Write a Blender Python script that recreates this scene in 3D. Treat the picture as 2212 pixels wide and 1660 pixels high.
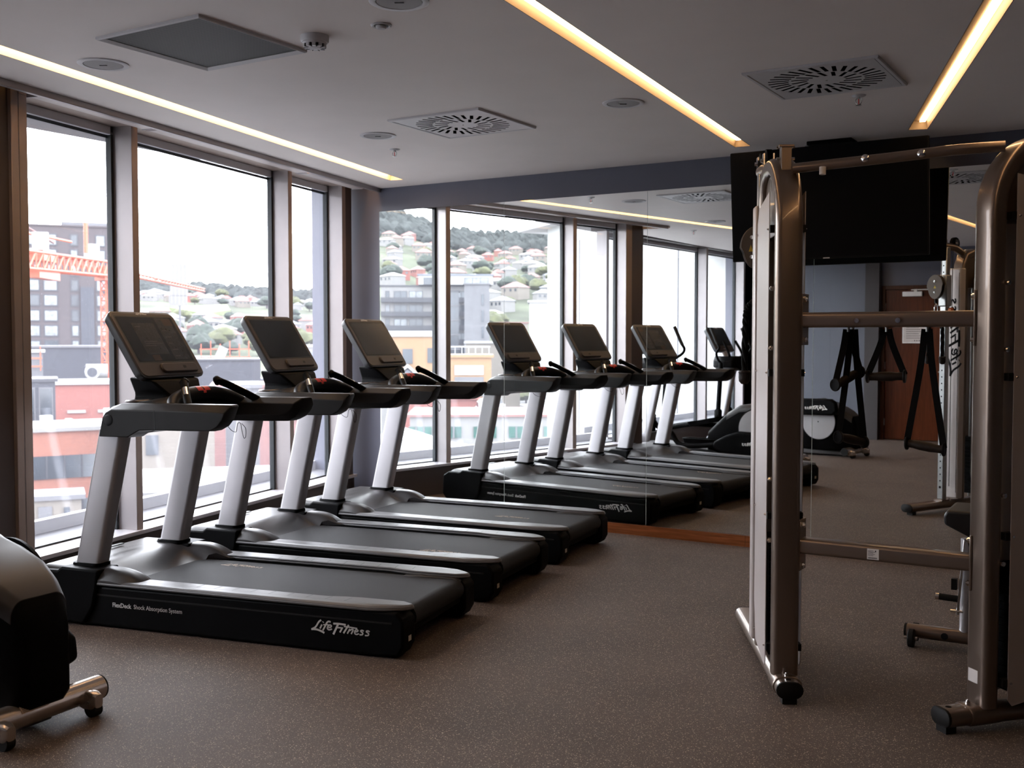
import bpy, bmesh, math, random
from mathutils import Vector, Matrix
from mathutils.geometry import tessellate_polygon

sc = bpy.context.scene
for o in list(bpy.data.objects):
    bpy.data.objects.remove(o)
C = sc.collection
PI = math.pi

# ---------------------------------------------------------------- camera, sky, exposure
CH = 1.4413                                   # lens height above the floor
YAW, PITCH = 0.54956, 0.04315
cd = bpy.data.cameras.new('camera')
cam = bpy.data.objects.new('camera', cd)
C.objects.link(cam)
cam.location = (0, 0, CH)
cam.rotation_euler = (PI/2 - PITCH, 0, YAW)
cd.sensor_width = 36.0
cd.lens = 36.0 * 2310.74 / 2212.0
cd.clip_start = 0.05
cd.clip_end = 3000
cd.dof.use_dof = True
cd.dof.focus_distance = 4.9
cd.dof.aperture_fstop = 5.0
sc.camera = cam

SKY = 14.0
w = bpy.data.worlds.new('overcast_sky')
sc.world = w
w.use_nodes = True
nt = w.node_tree
nt.nodes.clear()
wo = nt.nodes.new('ShaderNodeOutputWorld')
bg = nt.nodes.new('ShaderNodeBackground')
tc = nt.nodes.new('ShaderNodeTexCoord')
nz = nt.nodes.new('ShaderNodeTexNoise')
nz.inputs['Scale'].default_value = 2.2
nz.inputs['Detail'].default_value = 5
rp = nt.nodes.new('ShaderNodeValToRGB')
rp.color_ramp.elements[0].color = (0.86, 0.89, 1.0, 1)
rp.color_ramp.elements[0].position = 0.3
rp.color_ramp.elements[1].color = (1.0, 0.98, 1.0, 1)
rp.color_ramp.elements[1].position = 0.7
nt.links.new(tc.outputs['Generated'], nz.inputs['Vector'])
nt.links.new(nz.outputs['Fac'], rp.inputs['Fac'])
nt.links.new(rp.outputs['Color'], bg.inputs['Color'])
bg.inputs['Strength'].default_value = SKY
nt.links.new(bg.outputs['Background'], wo.inputs['Surface'])

sc.view_settings.view_transform = 'Standard'
sc.view_settings.look = 'None'
sc.view_settings.gamma = 1
sc.view_settings.use_curve_mapping = False
sc.view_settings.exposure = 0.05
WARM = (1.0, 0.50, 0.17)

# ---------------------------------------------------------------- materials
def newmat(name):
    m = bpy.data.materials.new(name)
    m.use_nodes = True
    return m, m.node_tree, m.node_tree.nodes['Principled BSDF']

def mat(name, col, rough=0.5, metal=0.0, var=0.06, scale=30.0, bump=0.0, bscale=300.0, spec=0.5, coat=0.0, stretch=None):
    """procedural paint / plastic / metal: colour and gloss wander a little, optional grain bump"""
    m, nt, b = newmat(name)
    L = nt.links
    tc = nt.nodes.new('ShaderNodeTexCoord')
    src = tc.outputs['Object']
    if stretch:
        mp = nt.nodes.new('ShaderNodeMapping')
        mp.inputs['Scale'].default_value = stretch
        L.new(src, mp.inputs['Vector'])
        src = mp.outputs['Vector']
    n = nt.nodes.new('ShaderNodeTexNoise')
    n.inputs['Scale'].default_value = scale
    n.inputs['Detail'].default_value = 4
    L.new(src, n.inputs['Vector'])
    r = nt.nodes.new('ShaderNodeValToRGB')
    r.color_ramp.elements[0].position = 0.3
    r.color_ramp.elements[1].position = 0.7
    r.color_ramp.elements[0].color = tuple(max(0, c*(1-var)) for c in col) + (1,)
    r.color_ramp.elements[1].color = tuple(min(1, c*(1+var)) for c in col) + (1,)
    L.new(n.outputs['Fac'], r.inputs['Fac'])
    L.new(r.outputs['Color'], b.inputs['Base Color'])
    mr = nt.nodes.new('ShaderNodeMapRange')
    mr.inputs['To Min'].default_value = max(0.0, rough*0.96)
    mr.inputs['To Max'].default_value = min(1.0, rough*1.04)
    L.new(n.outputs['Fac'], mr.inputs['Value'])
    L.new(mr.outputs['Result'], b.inputs['Roughness'])
    b.inputs['Metallic'].default_value = metal
    b.inputs['Specular IOR Level'].default_value = spec
    b.inputs['Coat Weight'].default_value = coat
    if bump:
        n2 = nt.nodes.new('ShaderNodeTexNoise')
        n2.inputs['Scale'].default_value = bscale
        n2.inputs['Detail'].default_value = 2
        L.new(src, n2.inputs['Vector'])
        bp = nt.nodes.new('ShaderNodeBump')
        bp.inputs['Strength'].default_value = bump
        bp.inputs['Distance'].default_value = 0.002
        L.new(n2.outputs['Fac'], bp.inputs['Height'])
        L.new(bp.outputs['Normal'], b.inputs['Normal'])
    return m

def emit(name, col, strength):
    m, nt, b = newmat(name)
    nt.nodes.remove(b)
    e = nt.nodes.new('ShaderNodeEmission')
    e.inputs['Color'].default_value = col + (1,)
    e.inputs['Strength'].default_value = strength
    nt.links.new(e.outputs[0], nt.nodes['Material Output'].inputs['Surface'])
    return m

def floor_mat():
    """black rubber gym floor with light mineral flecks of mixed sizes"""
    m, nt, b = newmat('speckled_rubber')
    L = nt.links
    tc = nt.nodes.new('ShaderNodeTexCoord')
    cloud = nt.nodes.new('ShaderNodeTexNoise')
    cloud.inputs['Scale'].default_value = 1.7
    cloud.inputs['Detail'].default_value = 6
    L.new(tc.outputs['Object'], cloud.inputs['Vector'])
    base = nt.nodes.new('ShaderNodeValToRGB')
    base.color_ramp.elements[0].color = (0.066, 0.047, 0.037, 1)
    base.color_ramp.elements[1].color = (0.090, 0.065, 0.052, 1)
    base.color_ramp.elements[0].position = 0.35
    base.color_ramp.elements[1].position = 0.65
    L.new(cloud.outputs['Fac'], base.inputs['Fac'])
    col = base.outputs['Color']
    for sc_, thr, c, seed in ((300, 0.12, (0.40, 0.31, 0.25), 0), (210, 0.07, (0.55, 0.43, 0.34), 3.1), (420, 0.17, (0.19, 0.15, 0.13), 7.7)):
        mp = nt.nodes.new('ShaderNodeMapping')
        mp.inputs['Location'].default_value = (seed, seed*2, 0)
        L.new(tc.outputs['Object'], mp.inputs['Vector'])
        v = nt.nodes.new('ShaderNodeTexVoronoi')
        v.inputs['Scale'].default_value = sc_
        L.new(mp.outputs['Vector'], v.inputs['Vector'])
        sep = nt.nodes.new('ShaderNodeSeparateColor')
        L.new(v.outputs['Color'], sep.inputs['Color'])
        pick = nt.nodes.new('ShaderNodeMath'); pick.operation = 'LESS_THAN'
        pick.inputs[1].default_value = thr
        L.new(sep.outputs['Red'], pick.inputs[0])
        near = nt.nodes.new('ShaderNodeMath'); near.operation = 'LESS_THAN'
        near.inputs[1].default_value = 0.42
        L.new(v.outputs['Distance'], near.inputs[0])
        mu = nt.nodes.new('ShaderNodeMath'); mu.operation = 'MULTIPLY'
        L.new(pick.outputs[0], mu.inputs[0]); L.new(near.outputs[0], mu.inputs[1])
        mx = nt.nodes.new('ShaderNodeMix'); mx.data_type = 'RGBA'
        L.new(mu.outputs[0], mx.inputs['Factor'])
        L.new(col, mx.inputs['A'])
        mx.inputs['B'].default_value = c + (1,)
        col = mx.outputs['Result']
    L.new(col, b.inputs['Base Color'])
    b.inputs['Roughness'].default_value = 0.62
    b.inputs['Specular IOR Level'].default_value = 0.35
    bn = nt.nodes.new('ShaderNodeTexNoise'); bn.inputs['Scale'].default_value = 260
    L.new(tc.outputs['Object'], bn.inputs['Vector'])
    bp = nt.nodes.new('ShaderNodeBump'); bp.inputs['Strength'].default_value = 0.25; bp.inputs['Distance'].default_value = 0.002
    L.new(bn.outputs['Fac'], bp.inputs['Height']); L.new(bp.outputs['Normal'], b.inputs['Normal'])
    return m

def wood_mat(name, c0, c1, axis=2, rough=0.35):
    m, nt, b = newmat(name)
    L = nt.links
    tc = nt.nodes.new('ShaderNodeTexCoord')
    mp = nt.nodes.new('ShaderNodeMapping')
    s = [18, 18, 18]; s[axis] = 1.2
    mp.inputs['Scale'].default_value = s
    L.new(tc.outputs['Object'], mp.inputs['Vector'])
    n = nt.nodes.new('ShaderNodeTexNoise'); n.inputs['Scale'].default_value = 3; n.inputs['Detail'].default_value = 8; n.inputs['Distortion'].default_value = 0.6
    L.new(mp.outputs['Vector'], n.inputs['Vector'])
    r = nt.nodes.new('ShaderNodeValToRGB')
    r.color_ramp.elements[0].position = 0.35; r.color_ramp.elements[1].position = 0.68
    r.color_ramp.elements[0].color = c0 + (1,); r.color_ramp.elements[1].color = c1 + (1,)
    L.new(n.outputs['Fac'], r.inputs['Fac']); L.new(r.outputs['Color'], b.inputs['Base Color'])
    b.inputs['Roughness'].default_value = rough
    b.inputs['Specular IOR Level'].default_value = 0.2
    return m

def glass_mat(name, dust_haze=0.020, tint=(0.97, 0.985, 0.99)):
    """thin architectural glass: clear with a fresnel sheen"""
    m, nt, b = newmat(name)
    nt.nodes.remove(b)
    L = nt.links
    t = nt.nodes.new('ShaderNodeBsdfTransparent'); t.inputs['Color'].default_value = tint + (1,)
    g = nt.nodes.new('ShaderNodeBsdfGlossy'); g.inputs['Roughness'].default_value = 0.0
    g.inputs['Color'].default_value = (0.95, 0.97, 1, 1)
    lw = nt.nodes.new('ShaderNodeLayerWeight'); lw.inputs['Blend'].default_value = 0.5
    pw = nt.nodes.new('ShaderNodeMath'); pw.operation = 'POWER'; pw.inputs[1].default_value = 5.0
    L.new(lw.outputs['Facing'], pw.inputs[0])
    sc_ = nt.nodes.new('ShaderNodeMath'); sc_.operation = 'MULTIPLY_ADD'; sc_.inputs[1].default_value = 0.9; sc_.inputs[2].default_value = 0.035
    L.new(pw.outputs[0], sc_.inputs[0])
    n = nt.nodes.new('ShaderNodeTexNoise'); n.inputs['Scale'].default_value = 0.8
    tc = nt.nodes.new('ShaderNodeTexCoord'); L.new(tc.outputs['Object'], n.inputs['Vector'])
    mu = nt.nodes.new('ShaderNodeMath'); mu.operation = 'MULTIPLY_ADD'
    mu.inputs[1].default_value = 0.01; L.new(n.outputs['Fac'], mu.inputs[0]); L.new(sc_.outputs[0], mu.inputs[2])
    mx = nt.nodes.new('ShaderNodeMixShader')
    L.new(mu.outputs[0], mx.inputs['Fac']); L.new(t.outputs[0], mx.inputs[1]); L.new(g.outputs[0], mx.inputs[2])
    # veil on the dusty glass imitates outdoor haze and glare; scattered specks are dirt
    d = nt.nodes.new('ShaderNodeBsdfTranslucent'); d.inputs['Color'].default_value = (0.80, 0.80, 0.92, 1)
    v = nt.nodes.new('ShaderNodeTexVoronoi'); v.inputs['Scale'].default_value = 38
    L.new(tc.outputs['Object'], v.inputs['Vector'])
    lt = nt.nodes.new('ShaderNodeMath'); lt.operation = 'LESS_THAN'; lt.inputs[1].default_value = 0.07
    L.new(v.outputs['Distance'], lt.inputs[0])
    df = nt.nodes.new('ShaderNodeMath'); df.operation = 'MULTIPLY_ADD'; df.inputs[1].default_value = 0.12; df.inputs[2].default_value = dust_haze
    L.new(lt.outputs[0], df.inputs[0])
    m2 = nt.nodes.new('ShaderNodeMixShader')
    L.new(df.outputs[0], m2.inputs['Fac']); L.new(mx.outputs[0], m2.inputs[1]); L.new(d.outputs[0], m2.inputs[2])
    L.new(m2.outputs[0], nt.nodes['Material Output'].inputs['Surface'])
    return m

def mirror_mat():
    m, nt, b = newmat('mirror_silver')
    L = nt.links
    n = nt.nodes.new('ShaderNodeTexNoise'); n.inputs['Scale'].default_value = 0.7
    tc = nt.nodes.new('ShaderNodeTexCoord'); L.new(tc.outputs['Object'], n.inputs['Vector'])
    r = nt.nodes.new('ShaderNodeValToRGB')
    r.color_ramp.elements[0].color = (0.86, 0.885, 0.875, 1); r.color_ramp.elements[1].color = (0.885, 0.905, 0.895, 1)
    L.new(n.outputs['Fac'], r.inputs['Fac']); L.new(r.outputs['Color'], b.inputs['Base Color'])
    b.inputs['Metallic'].default_value = 1; b.inputs['Roughness'].default_value = 0.0
    return m

M = {}
M['floor'] = floor_mat()
M['ceiling'] = mat('ceiling_paint', (0.80, 0.745, 0.72), 0.62, var=0.02, scale=3, bump=0.05, bscale=120)
M['navy'] = mat('blue_grey_wall_paint', (0.085, 0.090, 0.125), 0.42, var=0.04, scale=4, bump=0.06, bscale=220)
M['panel_blue'] = mat('pale_blue_grey_wall_panel', (0.082, 0.090, 0.116), 0.5, var=0.03, scale=3)
M['dark_wall'] = mat('dark_wall_paint', (0.035, 0.03, 0.032), 0.6, var=0.05, scale=4)
M['aluminium'] = mat('satin_aluminium_frame', (0.33, 0.305, 0.31), 0.38, 0.55, var=0.03, scale=8)
M['brown_alu'] = mat('brown_frame_metal', (0.34, 0.27, 0.235), 0.38, 0.5, var=0.04, scale=8)
M['column'] = mat('brown_column_paint', (0.060, 0.043, 0.038), 0.5, var=0.05, scale=5)
M['outer_ledge'] = mat('pale_outer_ledge', (0.10, 0.10, 0.11), 0.6, var=0.05)
M['outer_rail'] = mat('white_outer_rail', (0.62, 0.62, 0.64), 0.5, var=0.02)
M['white_frame'] = mat('white_window_rail', (0.62, 0.62, 0.66), 0.4, var=0.02, scale=6)
M['gasket'] = mat('black_rubber_gasket', (0.015, 0.02, 0.024), 0.5, var=0.1)
M['ledge'] = mat('grey_window_ledge', (0.42, 0.42, 0.46), 0.35, var=0.05, scale=5)
M['glass'] = glass_mat('window_glass')
M['mirror'] = mirror_mat()
M['skirting'] = wood_mat('orange_brown_timber', (0.13, 0.038, 0.012), (0.26, 0.085, 0.028), axis=0)
M['door_wood'] = wood_mat('red_brown_timber_veneer', (0.062, 0.014, 0.005), (0.10, 0.025, 0.009), axis=2, rough=0.3)
M['door_frame'] = wood_mat('dark_timber_frame', (0.05, 0.018, 0.01), (0.08, 0.028, 0.015), axis=2)
M['black'] = mat('black_moulded_plastic', (0.0022, 0.0022, 0.0026), 0.50, var=0.15, scale=20, bump=0.12, bscale=900, spec=0.05)
M['black_gloss'] = mat('black_smooth_plastic', (0.006, 0.006, 0.007), 0.3, var=0.1, spec=0.2)
M['charcoal'] = mat('charcoal_moulded_plastic', (0.010, 0.0095, 0.010), 0.42, var=0.1, scale=12, bump=0.1, bscale=900, spec=0.2)
M['graphite'] = mat('graphite_moulded_cover', (0.024, 0.022, 0.023), 0.42, 0.0, var=0.05, scale=9, spec=0.42)
M['post_silver'] = mat('satin_silver_paint', (0.46, 0.45, 0.47), 0.36, 0.55, var=0.02, scale=10)
M['rail_silver'] = mat('grey_satin_rail', (0.085, 0.082, 0.086), 0.42, 0.1, var=0.04, scale=14, bump=0.05, bscale=900)
M['belt'] = mat('black_running_belt', (0.017, 0.0165, 0.0175), 0.62, var=0.35, scale=260, bump=0.5, bscale=700, spec=0.14)
M['screen'] = mat('dark_glass_screen', (0.014, 0.017, 0.019), 0.2, var=0.05, scale=5, spec=0.3)
M['console_face'] = mat('bronze_grey_console_face', (0.045, 0.032, 0.026), 0.40, var=0.05, scale=12)
M['console_case'] = mat('blue_grey_console_case', (0.030, 0.033, 0.038), 0.42, var=0.05, scale=12)
M['chrome'] = mat('polished_chrome', (0.75, 0.73, 0.72), 0.14, 1.0, var=0.03)
M['steel'] = mat('zinc_plated_steel', (0.50, 0.50, 0.50), 0.28, 1.0, var=0.08, scale=40)
M['red'] = mat('red_stop_patch', (0.75, 0.025, 0.015), 0.4, var=0.05)
M['print'] = mat('light_grey_print', (0.46, 0.44, 0.43), 0.5, var=0.03)
M['print_white'] = mat('off_white_print', (0.80, 0.78, 0.76), 0.5, var=0.03)
M['print_tan'] = mat('tan_belt_print', (0.30, 0.22, 0.15), 0.6, var=0.5, scale=120)
M['rubber'] = mat('black_rubber', (0.006, 0.0055, 0.0055), 0.6, var=0.1, bump=0.1, spec=0.2)
M['lens'] = mat('grey_reflector', (0.5, 0.46, 0.4), 0.3, var=0.05)

# ---------------------------------------------------------------- mesh helpers
class MB:
    def __init__(s):
        s.v = []; s.f = []; s.mi = []; s.i = 0
    def add(s, vs, fs, T=None):
        n = len(s.v)
        s.v += [tuple(T @ Vector(p)) if T else tuple(p) for p in vs]
        s.f += [tuple(a + n for a in f) for f in fs]
        s.mi += [s.i] * len(fs)
        return s
    def box(s, x0, x1, y0, y1, z0, z1, T=None):
        vs = [(x, y, z) for x in (x0, x1) for y in (y0, y1) for z in (z0, z1)]
        return s.add(vs, [(0,1,3,2),(4,6,7,5),(0,4,5,1),(2,3,7,6),(0,2,6,4),(1,5,7,3)], T)
    def loft(s, rings, T=None, cap=True, closed=False):
        n = len(rings[0]); vs = [p for r in rings for p in r]; fs = []
        m = len(rings)
        for i in range(m if closed else m-1):
            j = (i+1) % m
            for k in range(n):
                l = (k+1) % n
                fs.append((i*n+k, i*n+l, j*n+l, j*n+k))
        if cap and not closed:
            fs.append(tuple(range(n-1, -1, -1))); fs.append(tuple((m-1)*n+k for k in range(n)))
        return s.add(vs, fs, T)
    def prism(s, prof, a, b, axis='y', T=None):
        def P(p, t):
            return (p[0], t, p[1]) if axis == 'y' else (t, p[0], p[1]) if axis == 'x' else (p[0], p[1], t)
        return s.loft([[P(p, a) for p in prof], [P(p, b) for p in prof]], T)
    def tube(s, path, r, seg=12, T=None, sec=None, up=None, cap=True, closed=False):
        """sweep a circle (or a given 2-D section) along a path"""
        path = [Vector(p) for p in path]
        n = len(path); rings = []; prev = None
        for i, p in enumerate(path):
            if closed: t = (path[(i+1) % n] - path[i-1])
            else: t = path[min(i+1, n-1)] - path[max(i-1, 0)]
            t.normalize()
            if up is not None:
                a = Vector(up).cross(t)
                if a.length < 1e-4: a = Vector((1,0,0))
                a.normalize(); b = t.cross(a)
            else:
                if prev is None:
                    h = Vector((0,0,1)) if abs(t.z) < 0.9 else Vector((1,0,0))
                    a = h.cross(t).normalized()
                else:
                    a = prev - t * prev.dot(t); a.normalize()
                b = t.cross(a); prev = a
            rr = r[i] if isinstance(r, (list, tuple)) else r
            if sec: rings.append([tuple(p + a*(q[0]*rr) + b*(q[1]*rr)) for q in sec])
            else: rings.append([tuple(p + a*(math.cos(2*PI*k/seg)*rr) + b*(math.sin(2*PI*k/seg)*rr)) for k in range(seg)])
        return s.loft(rings, T, cap, closed)
    def lathe(s, prof, seg=24, T=None):
        """prof: (radius, height) about z"""
        rings = [[(r*math.cos(2*PI*k/seg), r*math.sin(2*PI*k/seg), z) for k in range(seg)] for r, z in prof]
        return s.loft(rings, T, cap=True)
    def cyl(s, p0, p1, r, seg=16, T=None):
        return s.tube([p0, p1], r, seg, T)
    def poly(s, outer, holes=(), z=0.0, flip=False, T=None):
        loops = [[Vector((p[0], p[1], 0)) for p in outer]] + [[Vector((p[0], p[1], 0)) for p in h] for h in holes]
        tri = tessellate_polygon(loops)
        vs = [(p.x, p.y, z) for l in loops for p in l]
        return s.add(vs, [tuple(reversed(t)) if flip else tuple(t) for t in tri], T)
    def build(s, name, mats, parent=None, bevel=0, seg=2, smooth=40, loc=None, rot=None, fix=True):
        me = bpy.data.meshes.new(name)
        me.from_pydata(s.v, [], s.f)
        if not isinstance(mats, (list, tuple)): mats = [mats]
        for m in mats: me.materials.append(m)
        me.polygons.foreach_set('material_index', s.mi)
        if fix:
            bm = bmesh.new(); bm.from_mesh(me); bmesh.ops.recalc_face_normals(bm, faces=bm.faces); bm.to_mesh(me); bm.free()
        me.shade_smooth()
        me.set_sharp_from_angle(angle=math.radians(smooth))
        o = bpy.data.objects.new(name, me)
        C.objects.link(o)
        if parent: o.parent = parent
        if loc: o.location = loc
        if rot: o.rotation_euler = rot
        if bevel:
            b = o.modifiers.new('bevel', 'BEVEL'); b.width = bevel; b.segments = seg; b.limit_method = 'ANGLE'
            b.angle_limit = math.radians(35); b.harden_normals = False
        return o

def empty(name, loc=(0,0,0), rz=0.0):
    o = bpy.data.objects.new(name, None); C.objects.link(o)
    o.location = loc; o.rotation_euler = (0,0,rz); o.empty_display_size = 0.1
    return o
def tag(o, label, cat, group=None):
    o['label'] = label; o['category'] = cat
    if group: o['group'] = group
    return o
def struct(o):
    o['kind'] = 'structure'; return o
def kids(o): return list(o.children)
def copy_tree(o, parent=None, loc=None, rz=None):
    c = o.copy(); C.objects.link(c)
    if parent: c.parent = parent
    if loc is not None: c.location = loc
    if rz is not None: c.rotation_euler = (0, 0, rz)
    for ch in list(o.children): copy_tree(ch, c)
    return c
def rrect(w, h, r, n=5, cx=0, cy=0):
    """rounded rectangle outline, anticlockwise, w by h about (cx,cy)"""
    pts = []
    for qx, qy, a0 in ((1,1,0),(-1,1,90),(-1,-1,180),(1,-1,270)):
        for k in range(n+1):
            a = math.radians(a0 + 90*k/n)
            pts.append((cx + qx*(w/2-r) + r*math.cos(a), cy + qy*(h/2-r) + r*math.sin(a)))
    return pts
def circ(r, n=24, cx=0, cy=0): return [(cx+r*math.cos(2*PI*k/n), cy+r*math.sin(2*PI*k/n)) for k in range(n)]
def smooth_path(pts, n=6):
    """Catmull-Rom through the points"""
    P = [Vector(p) for p in pts]; P = [2*P[0]-P[1]] + P + [2*P[-1]-P[-2]]; out = []
    for i in range(1, len(P)-2):
        for k in range(n):
            t = k/n; a, b, c, d = P[i-1], P[i], P[i+1], P[i+2]
            out.append(0.5*((2*b)+(c-a)*t+(2*a-5*b+4*c-d)*t*t+(3*b-3*c+d-a)*t**3))
    out.append(P[-2]); return out

def text(name, s, size, m, parent, mtx, extrude=0.0004, align='LEFT', shear=0.0, bold=0.0, squeeze=1.0):
    cu = bpy.data.curves.new(name, 'FONT')
    cu.body = s; cu.size = size; cu.extrude = extrude; cu.align_x = align; cu.shear = shear; cu.offset = bold
    cu.resolution_u = 3
    t = bpy.data.objects.new(name, cu); C.objects.link(t)
    bpy.context.view_layer.update()
    me = bpy.data.meshes.new_from_object(t.evaluated_get(bpy.context.evaluated_depsgraph_get()))
    bpy.data.objects.remove(t)
    me.transform(mtx @ Matrix.Diagonal((squeeze,1,1,1)))
    me.materials.clear(); me.materials.append(m)
    o = bpy.data.objects.new(name, me); C.objects.link(o)
    if parent: o.parent = parent
    return o
def frame(origin, xdir, ydir):
    x = Vector(xdir).normalized(); y = Vector(ydir); y = (y - x*y.dot(x)).normalized(); z = x.cross(y)
    m = Matrix((x, y, z)).transposed().to_4x4(); m.translation = Vector(origin)
    return m

LOGO = [  # brush-script word mark: centre lines with their half widths
 ([(0.95,1.25),(0.72,1.0),(0.42,0.42),(0.05,0.12)], .075), ([(0.0,0.12),(0.5,0.14),(0.95,0.0),(1.25,-0.16)], .085),
 ([(1.02,0.74),(0.84,0.28)], .07), ([(1.12,1.0),(1.16,1.08)], .08),
 ([(1.86,1.12),(1.66,1.17),(1.48,0.98),(1.28,0.5),(1.10,0.1)], .07), ([(1.14,0.74),(1.66,0.80)], .05),
 ([(1.62,0.48),(1.86,0.56),(1.92,0.72),(1.76,0.78),(1.58,0.6),(1.54,0.36),(1.7,0.24),(1.98,0.36)], .06),
 ([(2.55,0.95),(2.36,0.45),(2.10,-0.22)], .09), ([(2.1,0.98),(2.6,1.02),(3.28,0.98)], .08), ([(2.42,0.58),(2.86,0.60)], .06),
 ([(2.98,0.66),(2.72,0.08)], .07),
 ([(3.56,1.0),(3.30,0.5),(3.06,0.02)], .075), ([(3.1,0.78),(3.7,0.76),(4.35,0.70)], .055),
 ([(3.66,0.58),(3.42,0.02)], .065), ([(3.54,0.32),(3.86,0.56),(3.96,0.48),(3.78,0.02)], .06),
 ([(4.14,0.30),(4.36,0.38),(4.42,0.50),(4.28,0.56),(4.12,0.40),(4.12,0.14),(4.26,0.04),(4.50,0.14)], .055),
 ([(4.96,0.48),(4.80,0.56),(4.66,0.46),(4.86,0.26),(4.80,0.08),(4.56,0.04)], .06),
 ([(5.50,0.48),(5.34,0.56),(5.18,0.46),(5.40,0.26),(5.34,0.06),(5.06,0.02)], .06)]
def logo(name, width, m, parent, mtx, lift=0.0012):
    """the maker's hand-brushed word mark, width metres long, as thin raised strokes"""
    b = MB(); k = width/5.6
    for q, (pts, hw) in enumerate(LOGO):
        P = smooth_path([(p[0]*k, p[1]*k*0.76, 0) for p in pts], 4)
        L_, R_ = [], []
        for i, p in enumerate(P):
            t = (P[min(i+1,len(P)-1)] - P[max(i-1,0)]).normalized(); n = Vector((-t.y, t.x, 0))
            L_.append(p + n*hw*k); R_.append(p - n*hw*k)
        z = lift + 0.00002*q
        vs = [(a.x,a.y,z) for a in L_] + [(a.x,a.y,z) for a in R_]
        nn = len(P)
        b.add(vs, [(i, i+1, nn+i+1, nn+i) for i in range(nn-1)], mtx)
    return b.build(name, m, parent, fix=False)
# ---------------------------------------------------------------- room shell
ZC, YM, YD = 2.688, 7.1, -1.5                  # ceiling, mirror wall, door wall
P0 = Vector((-5.08, 3.42, 0)); WD = Vector((-0.2195, 0.9756, 0)); WN = Vector((-0.9756, -0.2195, 0))
def W(s, d=0.0, z=0.0):                        # point on the window line: s along it, d outwards
    return P0 + WD*s + WN*d + Vector((0,0,z))
WT = Matrix((WD, WN, Vector((0,0,1)))).transposed().to_4x4(); WT.translation = P0
S_END = 3.72                                   # window line meets the mirror wall
XR = 2.6

b = MB()
fl = [(XR, YD-1.2), (XR, YM+0.1), (-6.3, YM+0.1), (-5.75, 3.3), (-5.75, YD-1.2)]
b.poly(fl, z=0.0); b.poly(fl, z=-0.12, flip=True)
n = len(fl)
struct(b.build('floor', M['floor'], smooth=20))

# ceiling with the openings of the three light channels
def strip_quad(p, q, w0):
    d = (Vector(q)-Vector(p)).normalized(); nn = Vector((-d.y, d.x, 0))*(w0/2)
    a, c = Vector(p), Vector(q)
    return [tuple((a-nn).xy), tuple((c-nn).xy), tuple((c+nn).xy), tuple((a+nn).xy)]
STR = [((-5.225, 6.79, 0), (-3.72, 0.10, 0), 0.118), ((-2.392, 6.79, 0), (-1.73, -0.1, 0), 0.108), ((-1.305, 6.785, 0), (0.62, 0.5, 0), 0.112)]
soff = [(-5.633, YM), (-4.775, 3.05)]
back = [(-5.40, 3.02), (-5.46, 2.1), (-5.44, 0.4), (-5.30, -1.6)]
out = [(XR, YD-1.2), (XR, YM), soff[0], soff[1]] + back + [(-5.30, YD-1.2)]
quads = [strip_quad(*s) for s in STR]
b = MB()
b.poly(out, quads, z=ZC)
b.poly(out, quads, z=ZC+0.10, flip=True)
ceil = struct(b.build('ceiling', M['ceiling'], smooth=20))
# slab above (closes the blind pocket over the windows)
b = MB(); b.box(-6.6, XR+0.3, YD-1.4, YM+0.3, 2.86, 3.05)
struct(b.build('ceiling_slab', M['dark_wall']))
# metal edge of the ceiling along the blind pocket
b = MB()
def edge(p, q, th, z0, z1):
    d = (Vector(q)-Vector(p)).normalized(); nn = Vector((d.y, -d.x, 0))
    if nn.x > 0: nn = -nn
    a, c = Vector(p), Vector(q)
    b.loft([[(*(a).xy, z0), (*(a+nn*th).xy, z0), (*(a+nn*th).xy, z1), (*(a).xy, z1)], [(*(c).xy, z0), (*(c+nn*th).xy, z0), (*(c+nn*th).xy, z1), (*(c).xy, z1)]])
edge((soff[0][0], soff[0][1], 0), (soff[1][0], soff[1][1], 0), 0.03, 2.655, 2.80)
struct(b.build('trim_1', M['aluminium'], bevel=0.003))
b = MB(); b.box(-5.45, -4.78, 3.0, 3.05, ZC-0.02, 2.86)
struct(b.build('trim_2', M['ceiling']))

# wall carrying the mirrors, wall with the door, side wall
b = MB(); b.box(-6.4, XR, YM, YM+0.15, 0, 2.86); struct(b.build('wall_north', M['navy']))
b = MB(); b.box(XR, XR+0.15, YD-1.2, YM+0.15, 0, 2.86); struct(b.build('wall_east', M['dark_wall']))
DX0, DX1, DH = -3.47, -2.45, 2.175
b = MB()
b.box(-5.6, -3.66, YD, YD+0.09, 0, 2.86)                     # pale panelled part
for x in (-4.9, -4.166): b.box(x-0.003, x+0.003, YD+0.088, YD+0.0915, 0.08, 2.69)
struct(b.build('wall_south_panels', M['panel_blue']))
b = MB(); b.box(-3.66, DX0, YD-0.15, YD+0.16, 0, 2.86); struct(b.build('wall_south_pier', M['dark_wall']))
b = MB()
b.box(DX0, DX1, YD-0.15, YD, DH, 2.86); b.box(DX1, XR, YD-0.15, YD, 0, 2.86)
struct(b.build('wall_south', M['navy']))
b = MB(); b.box(-5.3, -3.66, YD+0.09, YD+0.105, 0, 0.075); struct(b.build('baseboard_south', M['skirting']))
b = MB(); b.box(DX1+0.02, XR, YD, YD+0.015, 0, 0.075); struct(b.build('baseboard_door', M['skirting']))

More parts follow.
